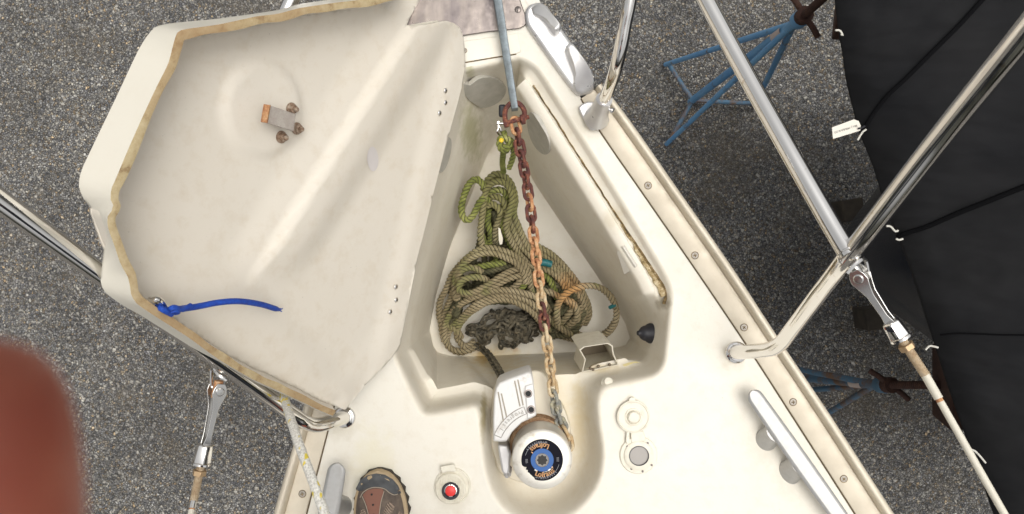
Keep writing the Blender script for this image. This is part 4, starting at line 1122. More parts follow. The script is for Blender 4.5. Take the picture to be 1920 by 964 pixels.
# ------------------------------------------------------------------ knotted tail with small shackle at the forward end
tail = MB()
tail.rope(Ps([(944,246,-.02),(948,258,-.02),(954,270,-.022),(950,282,-.024),(940,280,-.024),(936,268,-.02),(942,258,-.018),(953,262,-.015),(957,275,-.02)]), .0062)
tail.rope(Ps([(941,255,-.03),(938,266,-.028),(944,276,-.018),(956,272,-.020),(958,262,-.03)]), .0062)
tail.rope(Ps([(944,275,-.03),(943,292,-.06),(942,306,-.10),(944,322,-.16)]), .0058)
tail.rope(Ps([(958,270,-.03),(963,284,-.045),(960,300,-.06),(954,316,-.075)]), .0058)
# ------------------------------------------------------------------ rope pile
rp = MB()
RR = .0076
def rope(pts, m=0, r=RR, z=None): rp.rope([P(p[0], p[1], p[2] if len(p) > 2 else z) for p in pts], r, .028, m=m, ph=random.random()*6)
def Z(px): return px
# filler coils low down in the pile
rnd = random.Random(3)
for k in range(34):
    f = k/34
    cx_ = rnd.uniform(880, 1060); cy_ = rnd.uniform(525, 605); a_ = rnd.uniform(28, 52); b_ = rnd.uniform(18, 34); r0 = rnd.uniform(-.5, .5)
    a0 = rnd.uniform(0, 6.28); pts = []
    zz = rnd.uniform(-.345, -.275)
    for j in range(14):
        aa = a0+j*.42; x = cx_+a_*math.cos(aa)*math.cos(r0)-b_*math.sin(aa)*math.sin(r0); y = cy_+a_*math.cos(aa)*math.sin(r0)+b_*math.sin(aa)*math.cos(r0)
        # keep inside the pile's outline
        x = max(845, min(1092, x)); y = max(482+abs(x-945)*.18, min(636, y))
        if 862 < x < 1012 and y > 566: y = 566-(y-566)*.3
        pts.append((x, y, zz+.012*math.sin(j*.9+k)))
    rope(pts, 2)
for k in range(12):   # filler in the neck
    x0 = 915+rnd.uniform(-6, 40); pts = [(x0+rnd.uniform(-3, 3), 385, -.28), (x0-4+rnd.uniform(-4, 4), 420, -.30), (x0+rnd.uniform(-6, 8), 455, -.31), (x0+rnd.uniform(-18, 22), 490, -.30), (x0+rnd.uniform(-28, 40), 520, -.29)]
    rope(pts, 2)
# dark coils upper right of the pile
for (x, y, a_, b_) in ((975,470,20,14),(992,478,18,12),(1005,500,24,16),(965,490,26,14),(1030,520,26,20),(1050,560,22,26),(1080,575,16,24),(1060,600,26,14)):
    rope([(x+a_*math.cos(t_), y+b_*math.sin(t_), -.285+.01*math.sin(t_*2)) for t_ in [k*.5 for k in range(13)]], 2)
# hank: port-side green loop
rope([(909,352,-.20),(903,343,-.20),(895,337,-.20),(886,339,-.20),(877,350,-.20),(869,370,-.205),(865,392,-.21),(869,408,-.21),(878,412,-.21),(887,404,-.21),(893,392,-.21),(899,380,-.205),(908,372,-.205),(916,376,-.22)], 1)
rope([(905,470,-.26),(901,440,-.24),(903,410,-.225),(907,380,-.21),(911,358,-.20),(920,345,-.195),(934,340,-.19),(948,345,-.19),(957,358,-.19),(960,375,-.195),(955,398,-.20),(949,420,-.21),(953,440,-.225),(962,458,-.24),(975,478,-.25),(990,495,-.26)])
rope([(908,350,-.215),(916,336,-.205),(928,327,-.20),(942,329,-.20),(955,340,-.20),(963,358,-.205),(966,378,-.21),(963,400,-.22),(972,425,-.225),(982,448,-.235),(992,466,-.24),(1010,480,-.25)])
rope([(905,356,-.23),(914,344,-.22),(930,337,-.215),(945,341,-.21),(956,352,-.21)])
rope([(914,378,-.235),(920,362,-.22),(932,356,-.215),(945,360,-.215),(950,374,-.22),(946,388,-.23)], 1)
rope([(916,372,-.225),(924,368,-.215),(936,371,-.21),(945,380,-.21),(948,392,-.215),(944,402,-.23)])
rope([(914,386,-.225),(922,382,-.22),(932,388,-.215),(938,398,-.215),(936,410,-.225),(930,430,-.24),(928,455,-.26)])
rope([(918,392,-.24),(914,415,-.245),(920,440,-.25),(916,462,-.27),(905,480,-.28)], 1)
rope([(926,396,-.24),(932,418,-.24),(926,442,-.25),(935,465,-.265),(940,488,-.27)], 2)
rope([(938,400,-.23),(944,425,-.235),(952,447,-.245),(963,468,-.255),(972,480,-.26),(985,500,-.27)], 1)
rope([(946,395,-.225),(958,420,-.225),(968,445,-.235),(980,465,-.245),(1000,485,-.25)])
rope([(903,440,-.25),(910,460,-.26),(922,470,-.265),(932,478,-.27),(925,500,-.28)], 1)
rope([(908,420,-.25),(900,450,-.26),(893,478,-.28),(880,500,-.29)], 2)
# lower pile, traced from the photograph
zt_ = -.235
rope([(831,612,-.33),(824,595,-.325),(825,566,-.31),(837,541,-.295),(850,512,-.28),(876,483,-.26),(900,468,-.25),(920,465,-.245),(942,470,-.24),(962,478,-.24),(980,492,-.24),(990,510,-.245),(994,535,-.26),(1000,560,-.28)])
rope([(855,560,-.27),(852,535,-.26),(858,508,-.255),(880,486,-.25),(905,475,-.24),(930,476,-.235),(950,484,-.235),(968,494,-.235),(982,512,-.24),(986,532,-.245)])
rope([(833,640,-.33),(828,610,-.325),(836,582,-.315),(845,560,-.30),(850,545,-.285),(855,560,-.27),(862,548,-.26)])
rope([(916,528,-.25),(905,522,-.24),(888,520,-.235),(870,524,-.235),(861,533,-.235),(861,544,-.235),(872,550,-.235),(888,548,-.235),(905,540,-.235),(922,530,-.235),(940,518,-.235),(960,508,-.24),(985,500,-.245),(1010,498,-.25)])
rope([(866,538,-.25),(858,524,-.25),(866,508,-.25),(880,502,-.25),(894,505,-.25),(905,512,-.25)])
rope([(868,550,-.255),(890,556,-.25),(910,548,-.24),(930,536,-.24),(950,524,-.24),(970,518,-.245),(992,514,-.25)])
rope([(890,503,-.26),(910,498,-.255),(930,495,-.255),(948,492,-.26)], 1)
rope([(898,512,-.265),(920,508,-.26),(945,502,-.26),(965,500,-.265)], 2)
rope([(905,640,-.35),(890,652,-.345),(870,659,-.335),(850,656,-.335),(838,645,-.33),(833,622,-.32),(837,600,-.305),(850,582,-.29),(868,567,-.27),(888,557,-.255),(908,549,-.24),(932,545,-.235),(956,545,-.235),(978,549,-.235),(998,555,-.24),(1018,566,-.25),(1030,585,-.27)])
rope([(890,640,-.345),(874,650,-.335),(866,646,-.33),(857,632,-.32),(860,612,-.305),(872,595,-.29),(890,580,-.27),(912,567,-.255),(936,561,-.25),(960,564,-.25),(982,574,-.25),(1000,588,-.26),(1012,602,-.28)])
rope([(890,646,-.35),(868,660,-.345),(850,657,-.34),(838,642,-.335),(842,622,-.325),(856,604,-.305),(872,588,-.285),(892,570,-.265),(920,556,-.25),(950,553,-.245),(975,558,-.245),(995,568,-.25),(1015,585,-.26)])
rope([(835,608,-.32),(846,612,-.315),(858,622,-.31),(866,634,-.315)])
rope([(845,590,-.31),(862,572,-.29),(882,562,-.275),(900,552,-.265)], 2)
rope([(925,560,-.27),(945,552,-.26),(962,540,-.255),(975,528,-.25),(985,515,-.25)])
rope([(960,560,-.26),(975,545,-.255),(985,530,-.255)], 1)
# starboard coils
rope([(1000,458,-.26),(1015,466,-.26),(1035,478,-.26),(1058,500,-.265),(1078,525,-.27),(1092,548,-.275),(1102,570,-.285),(1104,590,-.30),(1096,608,-.315)])
rope([(1003,470,-.265),(1020,480,-.262),(1042,497,-.265),(1062,520,-.27),(1078,545,-.275),(1088,565,-.285),(1090,590,-.30),(1078,612,-.31)])
rope([(1005,490,-.25),(1022,494,-.248),(1042,506,-.25),(1058,522,-.255),(1070,540,-.26)])
rope([(1012,500,-.255),(1030,508,-.252),(1048,522,-.255),(1060,540,-.262)])
rope([(1018,510,-.27),(1030,524,-.27),(1040,545,-.275),(1044,560,-.28)], 1)
rope([(1034,518,-.28),(1048,535,-.28),(1058,555,-.285)], 2)
rope([(1015,545,-.26),(1030,548,-.258),(1048,556,-.258),(1066,566,-.258),(1078,580,-.262),(1083,595,-.27),(1080,610,-.285)])
rope([(1060,562,-.25),(1074,568,-.25),(1082,582,-.25),(1080,598,-.26),(1068,610,-.275)])
rope([(1075,545,-.27),(1090,560,-.275),(1096,580,-.28),(1092,600,-.29),(1082,615,-.30)])
rope([(1052,606,-.28),(1062,594,-.27),(1072,582,-.265),(1080,572,-.27)])
rope([(1064,612,-.28),(1074,602,-.27),(1084,590,-.268),(1090,574,-.275)])
# the big free loop at starboard
rope([(1046,606,-.24),(1044,590,-.225),(1046,572,-.215),(1054,558,-.205),(1068,546,-.20),(1085,539,-.195),(1103,536,-.20),(1120,538,-.205),(1136,547,-.215),(1148,562,-.225),(1155,580,-.24),(1155,598,-.25),(1148,614,-.265),(1136,626,-.28),(1118,634,-.29),(1098,636,-.29),(1075,628,-.285),(1052,616,-.275),(1035,602,-.265),(1020,588,-.26)])
rope([(1120,634,-.31),(1100,637,-.32),(1080,636,-.32),(1058,632,-.32),(1038,622,-.31),(1022,610,-.30),(1008,598,-.29)])
rope([(1150,606,-.27),(1140,620,-.285),(1122,630,-.30),(1100,632,-.305),(1078,624,-.30),(1056,612,-.285)], 0, RR*.96)
for e_ in tail.f: pass
M_groove = mat('groove_shade', (.045, .04, .022), .95)  # shade between the strands, put into the colour of the groove faces
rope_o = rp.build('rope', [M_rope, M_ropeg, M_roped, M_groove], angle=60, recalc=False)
tag(rope_o, 'long weathered three-strand rope heaped in coils on the locker floor, green upward', 'rope')
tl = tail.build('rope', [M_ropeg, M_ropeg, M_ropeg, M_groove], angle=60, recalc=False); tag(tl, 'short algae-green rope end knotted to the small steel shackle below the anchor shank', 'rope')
bpy.context.view_layer.update()
ms = empty('small_shackle', P(940, 240, -.03), 'small shiny steel shackle holding the knotted green rope end', 'shackle')
mb = MB(); mb.tube(resample(Ps([(937,254,-.03),(932,248,-.026),(935,238,-.024),(933,230,-.024),(936,228,-.024)]), .002), .0021, 8); mb.tube(resample(Ps([(944,252,-.03),(940,247,-.026),(939,238,-.024)]), .002), .0021, 8); mb.build('bow', M_steel, ms)
mb = MB(); mb.tube(Ps([(932,232,-.022),(955,231,-.022)]), .0026, 10); mb.build('pin', M_steel, ms)
mb = MB(); mb.lathe(P(940, 263, -.012), (0,0,1), [(.004,-.002),(.0045,0),(.003,.0015),(0,.002)], 14); tag(mb.build('rope_marker', mat('yellow_plastic', (.75, .52, .02), .4), angle=50), 'small bright yellow marker stuck on the green knot below the shackle', 'marker')
# teal whippings
M_teal = mat('teal_tape', (.01, .12, .13), .5)
mb = MB(); mb.tube(resample(Ps([(1006,492,-.240),(1020,492,-.238),(1034,496,-.240)]), .004), .0079, 12); mb.build('whipping', M_teal, rope_o)
mb = MB(); mb.tube(resample(Ps([(1153,572,-.229),(1147,575,-.225),(1143,577,-.222)]), .002), .0042, 8); mb.build('whipping', M_teal, rope_o)
# white bracket lying in the hank
mb = MB(); mb.prism(Ps([(934,427),(938,428),(943,447),(942,458),(937,459),(935,450)], -.215), Ps([(934,427),(938,428),(943,447),(942,458),(937,459),(935,450)], -.219))
tag(mb.build('plastic_tab', M_plast, bevel=.001), 'thin white plastic tab lying on the rope hank', 'tab')

# ------------------------------------------------------------------ dark chain heap
cheap = empty('black_chain', P(945, 620, -.34), 'black muddy small chain heaped on the locker floor and running up into the windlass', 'chain')
SC = .80; cl_path = []
rnd = random.Random(11)
pos = Vector((945, 615)); ang = 0.0; pts = []
for k in range(430):
    ang += rnd.uniform(-.55, .55)
    step = 3.4
    nxt = pos+Vector((math.cos(ang), math.sin(ang)))*step
    q = Vector(((nxt.x-942)/66, (nxt.y-616)/33))
    if q.length > 1 or nxt.y > 651: ang = math.atan2(612-pos.y, 945-pos.x)+rnd.uniform(-.7, .7); nxt = pos+Vector((math.cos(ang), math.sin(ang)))*step
    pos = nxt; e_ = max(0, 1-Vector(((pos.x-942)/80, (pos.y-612)/46)).length**2)
    pts.append(P(pos.x, pos.y, -.350+.085*e_*(k/430*.55+.45)+.004*math.sin(k*.7)))
heap = resample(pts, .004)
up_run = resample(Ps([(888,648,-.345),(905,655,-.335),(918,668,-.28),(926,680,-.22),(935,695,-.15),(941,708,-.10),(945,716,-.085)]), .004)
def chain_links(pth, sc, twist):
    out = []; acc = 0; pitch_ = .0208*sc; nxt_ = 0; j = 0
    for a, b in zip(pth, pth[1:]):
        L = (b-a).length
        while acc+L >= nxt_:
            p = a.lerp(b, (nxt_-acc)/max(L, 1e-9)); tdir = (b-a).normalized()
            X = tdir.cross(Vector((0,0,1)))
            X = X.normalized() if X.length > .01 else Vector((1,0,0)); Zv = X.cross(tdir)
            an = R(twist(j)); X2 = X*math.cos(an)+Zv*math.sin(an); Z2 = X2.cross(tdir)
            out.append((p, Matrix((X2, tdir, Z2)).transposed())); nxt_ += pitch_; j += 1
        acc += L
    return out
tw_ = lambda j: (35 if j % 2 else 125)+rnd.uniform(-25, 25)
hl = chain_links(heap, SC, tw_); ul = chain_links(up_run, SC*.92, lambda j: 45 if j % 2 else 135)
allk = ul+sorted(hl, key=lambda q: -q[0].z)
proto = None
for p, Mx in allk[:98]:
    if proto is None:
        proto = link_mesh(SC).build('link', M_chb, cheap, angle=180, origin=(0,0,0)); WL[proto.name] = p
        proto.location = p-wloc(cheap); proto.rotation_mode = 'QUATERNION'; proto.rotation_quaternion = Mx.to_quaternion()
    else: dup(proto, p, cheap, Mx.to_quaternion())
restm = MB(); lk = link_mesh(SC, n=16, k=6)
for p, Mx in allk[98:]: restm.add([p+Mx @ v for v in lk.v], lk.f)
tag(restm.build('links', M_chb, cheap, angle=180), kind='stuff')
for o in cheap.children:
    pass
for ii, (p, Mx) in enumerate(ul): pass

# ------------------------------------------------------------------ lifelines with toggles
def lifeline(a, b, z, zend, far, label, rusty_nut=True, ringc=None, sgn=1):
    A = P(*a, z); B = P(*b, z); d_ = (B-A).normalized(); nx = Vector((-d_.y, d_.x, 0)); up = Vector((0,0,1))
    L = (B-A).length
    root = empty('lifeline', A, label, 'lifeline', group=None)
    tc_ = Vector((-1 if A.x > 0 else 1, 0, 0)); up = (up*.74+tc_*.67); up = (up-d_*up.dot(d_)).normalized(); nx = d_.cross(up)
    # ring on the pulpit
    mb = MB(); mb.tube(resample([P(*ringc[0], z+.008), P(*ringc[1], z+.013), P(*ringc[2], z+.006), P(*ringc[3], z-.004)], .003), .0028, 8); mb.build('ring', M_steel, root)
    # two fork cheeks
    for s in (-1, 1):
        mb = MB(); w = .0105; sec = []
        for u, wf, off in ((-.012, .55, .011), (-.004, .95, .011), (.004, 1.05, .011), (.015, .72, .0105), (.027, .46, .009), (.05, .42, .0075), (L*.62, .40, .0068), (L*.72, .55, .005), (L*.78, .6, .004)):
            c0 = A+d_*u+up*(s*off*1.05)
            q = w*wf
            sec.append([c0+nx*q+up*.0012, c0-nx*q+up*.0012, c0-nx*q-up*.0012, c0+nx*q-up*.0012])
        mb.loft(sec, cap0=True, cap1=True); mb.build('fork_cheek', M_steel2, root, bevel=.0007)
    mb = MB(); mb.lathe(A, up, [(.0045, -.014), (.0045, .011), (.0065, .011), (.0065, .0135), (.005, .015), (0, .0153)], 22); mb.build('clevis_pin', M_steel2, root, angle=35)
    mb = MB(); mb.tube([A-d_*.014+up*.000, A+d_*.012+up*.0], .007, 10); mb.build('toggle', M_rusto if rusty_nut else M_steel2, root)
    # body barrel (hex)
    mb = MB(); c0 = A+d_*L*.74; c1_ = B
    mb.tube([c0, c0+d_*.002, c1_-d_*.002, c1_], [.0095, .012, .0140, .0125], 6); mb.build('turnbuckle_body', M_steel, root, bevel=.0008)
    mb = MB(); mb.lathe(B-d_*.001, d_, [(.0145, 0), (.0145, .003), (.006, .003)], 20); mb.build('collar', M_steel, root, angle=40)
    # threaded rod
    mb = MB(); n_ = 44; E_ = B+d_*.062
    mb.tube([B.lerp(E_, k/n_) for k in range(n_+1)], [.0056+(.0007 if k % 2 else 0) for k in range(n_+1)], 12); mb.build('threaded_rod', rustmat('rod_rust', [(.3, (.25, .14, .07)), (.5, (.48, .37, .24)), (.75, (.60, .54, .44))], 60, .5) if 'rod_rust' not in bpy.data.materials else bpy.data.materials['rod_rust'], root, angle=80)
    mb = MB(); mb.tube([B+d_*.011, B+d_*.019], .0105, 6); mb.build('lock_nut', M_brass, root, bevel=.0008)
    far_p = P(*far, zend); E2 = E_-d_*.004; sl_ = E2.lerp(far_p, .14)
    mb = MB(); mb.tube([E2, sl_], .0056, 14); mb.build('swage_sleeve', M_wire if not rusty_nut else M_steel, root)
    mb = MB(); mb.tube([sl_, sl_.lerp(far_p, .022)], .0044, 12); mb.build('rusty_gap', M_rusto, root)
    st_ = sl_.lerp(far_p, .02); mb = MB(); mb.tube([st_, far_p, far_p+(far_p-st_)*.5], .0046, 14); mb.build('wire_cover', M_wire, root)
    return root
M_wire = mat('white_pvc_cover', (.66, .62, .52), .5); M_brass = mat('dull_bronze', (.48, .34, .20), .5, .7)
lifeline((1612,517), (1688,632), .44, .52, (1935,1055), 'starboard lifeline of white-covered wire ending in a long steel turnbuckle at the pulpit', False, [(1588,512),(1607,492),(1622,487),(1628,508)])
lifeline((407,731), (378,868), .28, .34, (338,1060), 'port lifeline with steel turnbuckle hanging from the pulpit over pale gravel', True, [(424,713),(412,705),(398,692),(397,722)])

# ------------------------------------------------------------------ white and yellow braided line
M_line = mat('braided_line', (.72, .70, .64), .8); t = NT(M_line)
tc = t.n('ShaderNodeTexCoord'); uvn = t.n('ShaderNodeSeparateXYZ')
mp = t.n('ShaderNodeMapping'); mp.inputs['Scale'].default_value = (170, 85, 90); t.l(t.pos, mp.inputs[0])
vv = t.n('ShaderNodeTexVoronoi'); vv.inputs['Scale'].default_value = 1; t.l(mp.outputs[0], vv.inputs['Vector'])
sc_ = t.n('ShaderNodeSeparateColor'); t.l(vv.outputs['Color'], sc_.inputs[0])
yel = t.math('MULTIPLY', t.ramp(sc_.outputs[0], [(.74, 0.0), (.75, 1.0)], 'CONSTANT'), t.ramp(vv.outputs['Distance'], [(.45, 1.0), (.6, 0.0)]))
br = t.noise(350, 2); base_ = t.ramp(br, [(.35, (.50, .48, .43)), (.6, (.78, .76, .70))])
t.col(t.mix(yel, base_, (.75, .60, .08))); t.bump(br, .7, .0015)
lp = resample(Ps([(520,705,.10),(529,728,.14),(536,756,.22),(548,795,.30),(565,845,.35),(584,895,.38),(604,950,.40),(622,1000,.41),(640,1080,.41)]), .003)
mb = MB(); nrm2 = MB(); mb.tube(lp, [.0068+.0003*math.sin(i*1.6) for i in range(len(lp))], 14); tag(mb.build('line', M_line, angle=180), 'white braided line flecked yellow hanging past the left pulpit rail', 'line')

# ------------------------------------------------------------------ jack stands
M_jack = mat('blue_paint', (.10, .25, .48), .5); t = NT(M_jack)
c = t.mix(t.ramp(t.noise(5, 4), [(.35, 0.0), (.7, 1.0)]), (.12, .33, .62), (.19, .40, .62)); c = t.mix(t.ramp(t.noise(16, 8, rough=.75), [(.56, 0.0), (.66, 1.0)]), c, (.17, .12, .08)); t.col(c); t.bump(t.noise(80, 5), .3)
M_jackr = mat('blue_paint_rusting', (.1, .2, .3), .7); t = NT(M_jackr)
c = t.mix(t.ramp(t.noise(7, 8, rough=.75), [(.45, 0.0), (.58, 1.0)]), (.08, .17, .26), (.17, .10, .06)); t.col(c)
M_oldrust = rustmat('old_dark_rust', [(.3, (.03, .015, .012)), (.55, (.07, .03, .02)), (.75, (.14, .07, .04))], 30)
def jack(apex, feet, centre, top, padpt, label, ring_h=.13, dirty=False):
    root = empty('jack_stand', (centre.x, centre.y, GZ), label, 'jack stand', group='jack stands beside the boats')
    Mp, Mr = (M_jackr, M_jackr) if dirty else (M_jack, M_jackr)
    ax_ = (apex-centre).normalized()
    mb = MB(); mb.tube([centre+ax_*.02, apex], .0175, 14); mb.build('centre_pipe', Mp, root)
    for i, f in enumerate(feet):
        mb = MB(); mb.tube([f, apex-ax_*.05], .0120, 12); mb.build('leg', Mp, root)
        mb = MB(); mb.tube([f.lerp(apex, .03), centre+ax_*.06], .012, 10); mb.build('brace', Mr, root)
    mb = MB(); mb.lathe(apex-ax_*.03, ax_, [(.026, 0), (.029, .01), (.029, .05), (.02, .06)], 18); mb.build('collar', Mp, root)
    d_ = (top-apex).normalized(); mb = MB(); n_ = 60
    mb.tube([apex.lerp(top, k/n_) for k in range(n_+1)], [.012+(.0022 if k % 2 else 0) for k in range(n_+1)], 10); mb.build('screw_rod', M_oldrust, root)
    c_ = apex.lerp(top, .12); sx_ = d_.cross(Vector((0,0,1)))
    sx_ = (sx_.normalized() if sx_.length > .01 else Vector((1,0,0)))
    mb = MB(); mb.tube(resample([c_-sx_*.085, c_-sx_*.04+d_*.01, c_, c_+sx_*.04+d_*.01, c_+sx_*.085], .01), .010, 10); mb.lathe(c_-d_*.02, d_, [(.028,0),(.028,.04)], 14); mb.build('handle', M_oldrust, root)
    mb = MB(); rot = padpt.normalized().to_track_quat('Z', 'Y').to_matrix(); mb.box(top+padpt.normalized()*.02, 0.24, .24, .035, rot); mb.build('pad', M_oldrust, root, bevel=.006)
    # paper label
    m_ = apex-ax_*.22; out = (Vector((0,0,H))-m_).normalized(); lx = ax_.cross(out).normalized(); out = lx.cross(ax_)
    mb = MB(); b = []
    for s0 in (0, .09):
        for k in range(7):
            a = R(-60+120*k/6); b.append(m_+ax_*s0+(out*math.cos(a)+lx*math.sin(a))*.0222)
    mb.add(b, [(k, k+1, k+8, k+7) for k in range(6)]); mb.build('paper_label', mat('label_paper', (.60, .50, .45), .7) if 'label_paper' not in bpy.data.materials else bpy.data.materials['label_paper'], root, recalc=False)
    return root
jack(P(1500,36,-1.15), [P(1248,121,GZ+.02), P(1250,270,GZ+.02), P(1415,198,GZ+.02)], P(1293,192,GZ), P(1570,-28,-.72), Vector((1,-.1,.35)), 'bright blue three-legged steel jack stand on the gravel right of the bow')
jack(P(1655,722,-1.30), [P(1350,664,GZ+.02), P(1452,737,GZ+.02), P(1500,806,GZ+.02)], P(1412,700,GZ), P(1762,722,-1.0), Vector((1,0,.3)), 'dark rusting blue jack stand with a crossbar handle under the covered boat', dirty=True)

# ------------------------------------------------------------------ neighbouring boat under its dark cover
nb = empty('covered_boat', P(2100, 500, -1), 'dark navy hulled boat standing under a fitted black cover', 'boat')
edge = [(1560,-160),(1564,-60),(1569,0),(1576,60),(1583,100),(1590,150),(1602,200),(1616,250),(1640,310),(1662,380),(1690,450),(1716,520),(1738,590),(1756,645),(1780,720),(1806,795),(1834,870),(1862,950),(1900,1060),(1940,1200)]
ed = resample([Vector((x, y, 0)) for x, y in edge], 12)
EZ = -.55
rowsN = 34; VV = []; 
for i, e in enumerate(ed):
    row = []
    for k in range(rowsN):
        f = k/(rowsN-1)
        px = e.x+f*900; py = e.y+f*(-60)*0+ -f*120
        A = P(e.x, e.y, EZ)
        # real-world sweep inboard, rising to the boom
        q = A+Vector((f*1.35, f*.10, 0)); q.z = EZ+ .95*math.sin(f*math.pi/2)**.9
        nzv = noise.noise(Vector((q.x*2.2+q.y*1.3, q.y*1.2, 3)))*.030+noise.noise(Vector((q.x*6, q.y*2.2-q.x*3, 7)))*.011
        # folds radiating from the tie points
        fold = .007*math.sin((q.y*9+q.x*5)+3*noise.noise(Vector((q.x*2, q.y*2, 0))))*math.exp(-f*3.2)
        q.z += (nzv+fold)*smooth(0, .06, f)
        row.append(q)
    VV.append(row)
# turn down hem under the edge
VV = [[r[0]+Vector((.02, 0, -.05)), r[0]+Vector((-.0, 0, -.012))]+r for r in VV]
M_cov = mat('dark_canvas', (.030, .029, .031), .85, 0, .25); t = NT(M_cov)
t.col(t.mix(t.ramp(t.noise(3.5, 5), [(.35, 0.0), (.7, 1.0)]), (.0125, .013, .0155), (.022, .022, .0235)))
wv = t.noise(900, 2); mpc = t.n('ShaderNodeMapping'); mpc.inputs['Scale'].default_value = (1, 2.6, 1); mpc.inputs['Rotation'].default_value = (0, 0, .5); t.l(t.pos, mpc.inputs[0])
t.bump(t.math('ADD', t.noise(2.4, 3, mpc.outputs[0], rough=.5), t.math('MULTIPLY', wv, .01)), .9, .06)
mb = MB(); mb.loft(VV, closed=False); cov = mb.build('boat_cover', M_cov, angle=180)
tag(cov, 'large black canvas cover stretched over the neighbouring boat', 'boat cover')
cb = bmesh.new(); cb.from_mesh(cov.data); cb.transform(Matrix.Translation(WL[cov.name])); CB = BVHTree.FromBMesh(cb)
# inner side of the cover on the far boat's other half
mb = MB(); fr_ = [r[-1] for r in VV]; mb.loft([fr_, [p+Vector((.7, .02, -.5)) for p in fr_], [p+Vector((.95, .02, -1.0)) for p in fr_]], closed=False); mb.build('far_side', M_cov, cov)
for seam, rw in (([(1850,-10),(1800,45),(1750,95),(1700,145),(1665,178),(1643,205),(1626,230),(1619,246)], .0055), ([(1960,335),(1915,352),(1850,378),(1790,402),(1740,424),(1700,437),(1683,442)], .0065), ([(1960,628),(1880,628),(1800,625),(1762,628)], .002)):
    mb = MB(); pts = []
    for p in resample([Vector((x, y, 0)) for x, y in seam], 6):
        l_, n_ = hit(p.x, p.y, CB)
        if l_: pts.append(l_+Vector((0,0,.003)))
    if len(pts) > 3: mb.tube(pts, rw, 8); mb.build('seam_rope', M_cord if False else bpy.data.materials.get('matt_black') or mat('matt_black', (.006, .006, .007), .95, 0, .1), cov)
# hull of that boat
M_navy = mat('navy_hull', (.006, .009, .018), .25)
def eh(off, z, s0=.0): return [Vector((P(e.x, e.y, EZ).x+off(P(e.x, e.y, EZ).y), P(e.x, e.y, EZ).y, z)) for e in ed]
bul = lambda y: math.exp(-((y+.02)/.26)**2)
mb = MB(); mb.loft([eh(lambda y: .10, -.50), eh(lambda y: .22-.17*bul(y), -.8), eh(lambda y: .42-.34*bul(y), -1.15), eh(lambda y: .70-.42*bul(y), -1.5), eh(lambda y: 1.05-.2*bul(y), -1.85), eh(lambda y: 1.4, -2.05)], closed=False)
mb.build('hull', M_navy, nb, angle=80)
mb = MB(); mb.loft([eh(lambda y: .10, -.50), eh(lambda y: 1.3, .18)], closed=False); mb.build('deck', M_hull, nb)
mb = MB(); mb.box((3.2, -.2, -2.3), .3, 2.0, .7); mb.build('keel', M_navy, nb, bevel=.05)
for (x, y) in ((1588,395),(1632,596)):
    mb = MB(); mb.box(P(x, y, GZ+.08), .11, .11, .16, Matrix.Rotation(.15, 3, 'Z')); o = mb.build('timber_block', wood, bevel=.006)
    tag(o, 'brown timber block on the gravel behind the rail joint' if x == 1588 else 'dark timber block on the gravel under the starboard turnbuckle', 'timber block', 'timber blocks under the covered boat')
# ties
M_tie = mat('white_cord', (.62, .60, .54), .7)
for pts in ([(1566,57),(1573,57),(1577,60),(1580,67),(1577,64)], [(1608,263),(1612,256),(1618,247),(1624,243)], [(1662,424),(1670,425),(1679,434),(1684,432)], [(1735,656),(1743,649),(1752,650),(1759,652)], [(1818,842),(1828,846),(1838,856),(1848,868)], [(1680,448),(1686,450),(1693,448)]):
    mb = MB(); mb.tube(resample([P(x, y, EZ+.02) for x, y in pts], .004), .0026, 8); mb.build('tie', M_tie, cov)
# paper tag
tg = empty('tag', P(1588, 243, EZ+.03), 'small white rectangular tag with faint print hanging at the black cover edge', 'tag')
tq = Ps([(1560,239),(1601,224),(1610,227),(1614,236),(1613,245),(1562,260.5)], EZ+.03)
mb = MB(); mb.prism(tq, [p-Vector((0,0,.0012)) for p in tq]); mb.build('card', mat('tag_paper', (.72, .68, .60), .6), tg)
mb = MB(); c_ = P(1586, 242, EZ+.0325); rt = Matrix.Rotation(R(180+17), 3, 'Z')
v, f = text_mesh('BILL J. MOULA & CO', .0068); mb.add([c_+rt @ x for x in v], f); mb.build('print', M_dark, tg, flat=True, recalc=False)
mb = MB(); mb.tube(Ps([(1609,241,EZ+.034),(1616,240,EZ+.036),(1622,236,EZ+.04)]), .0025, 8); mb.build('clip', M_black, tg)

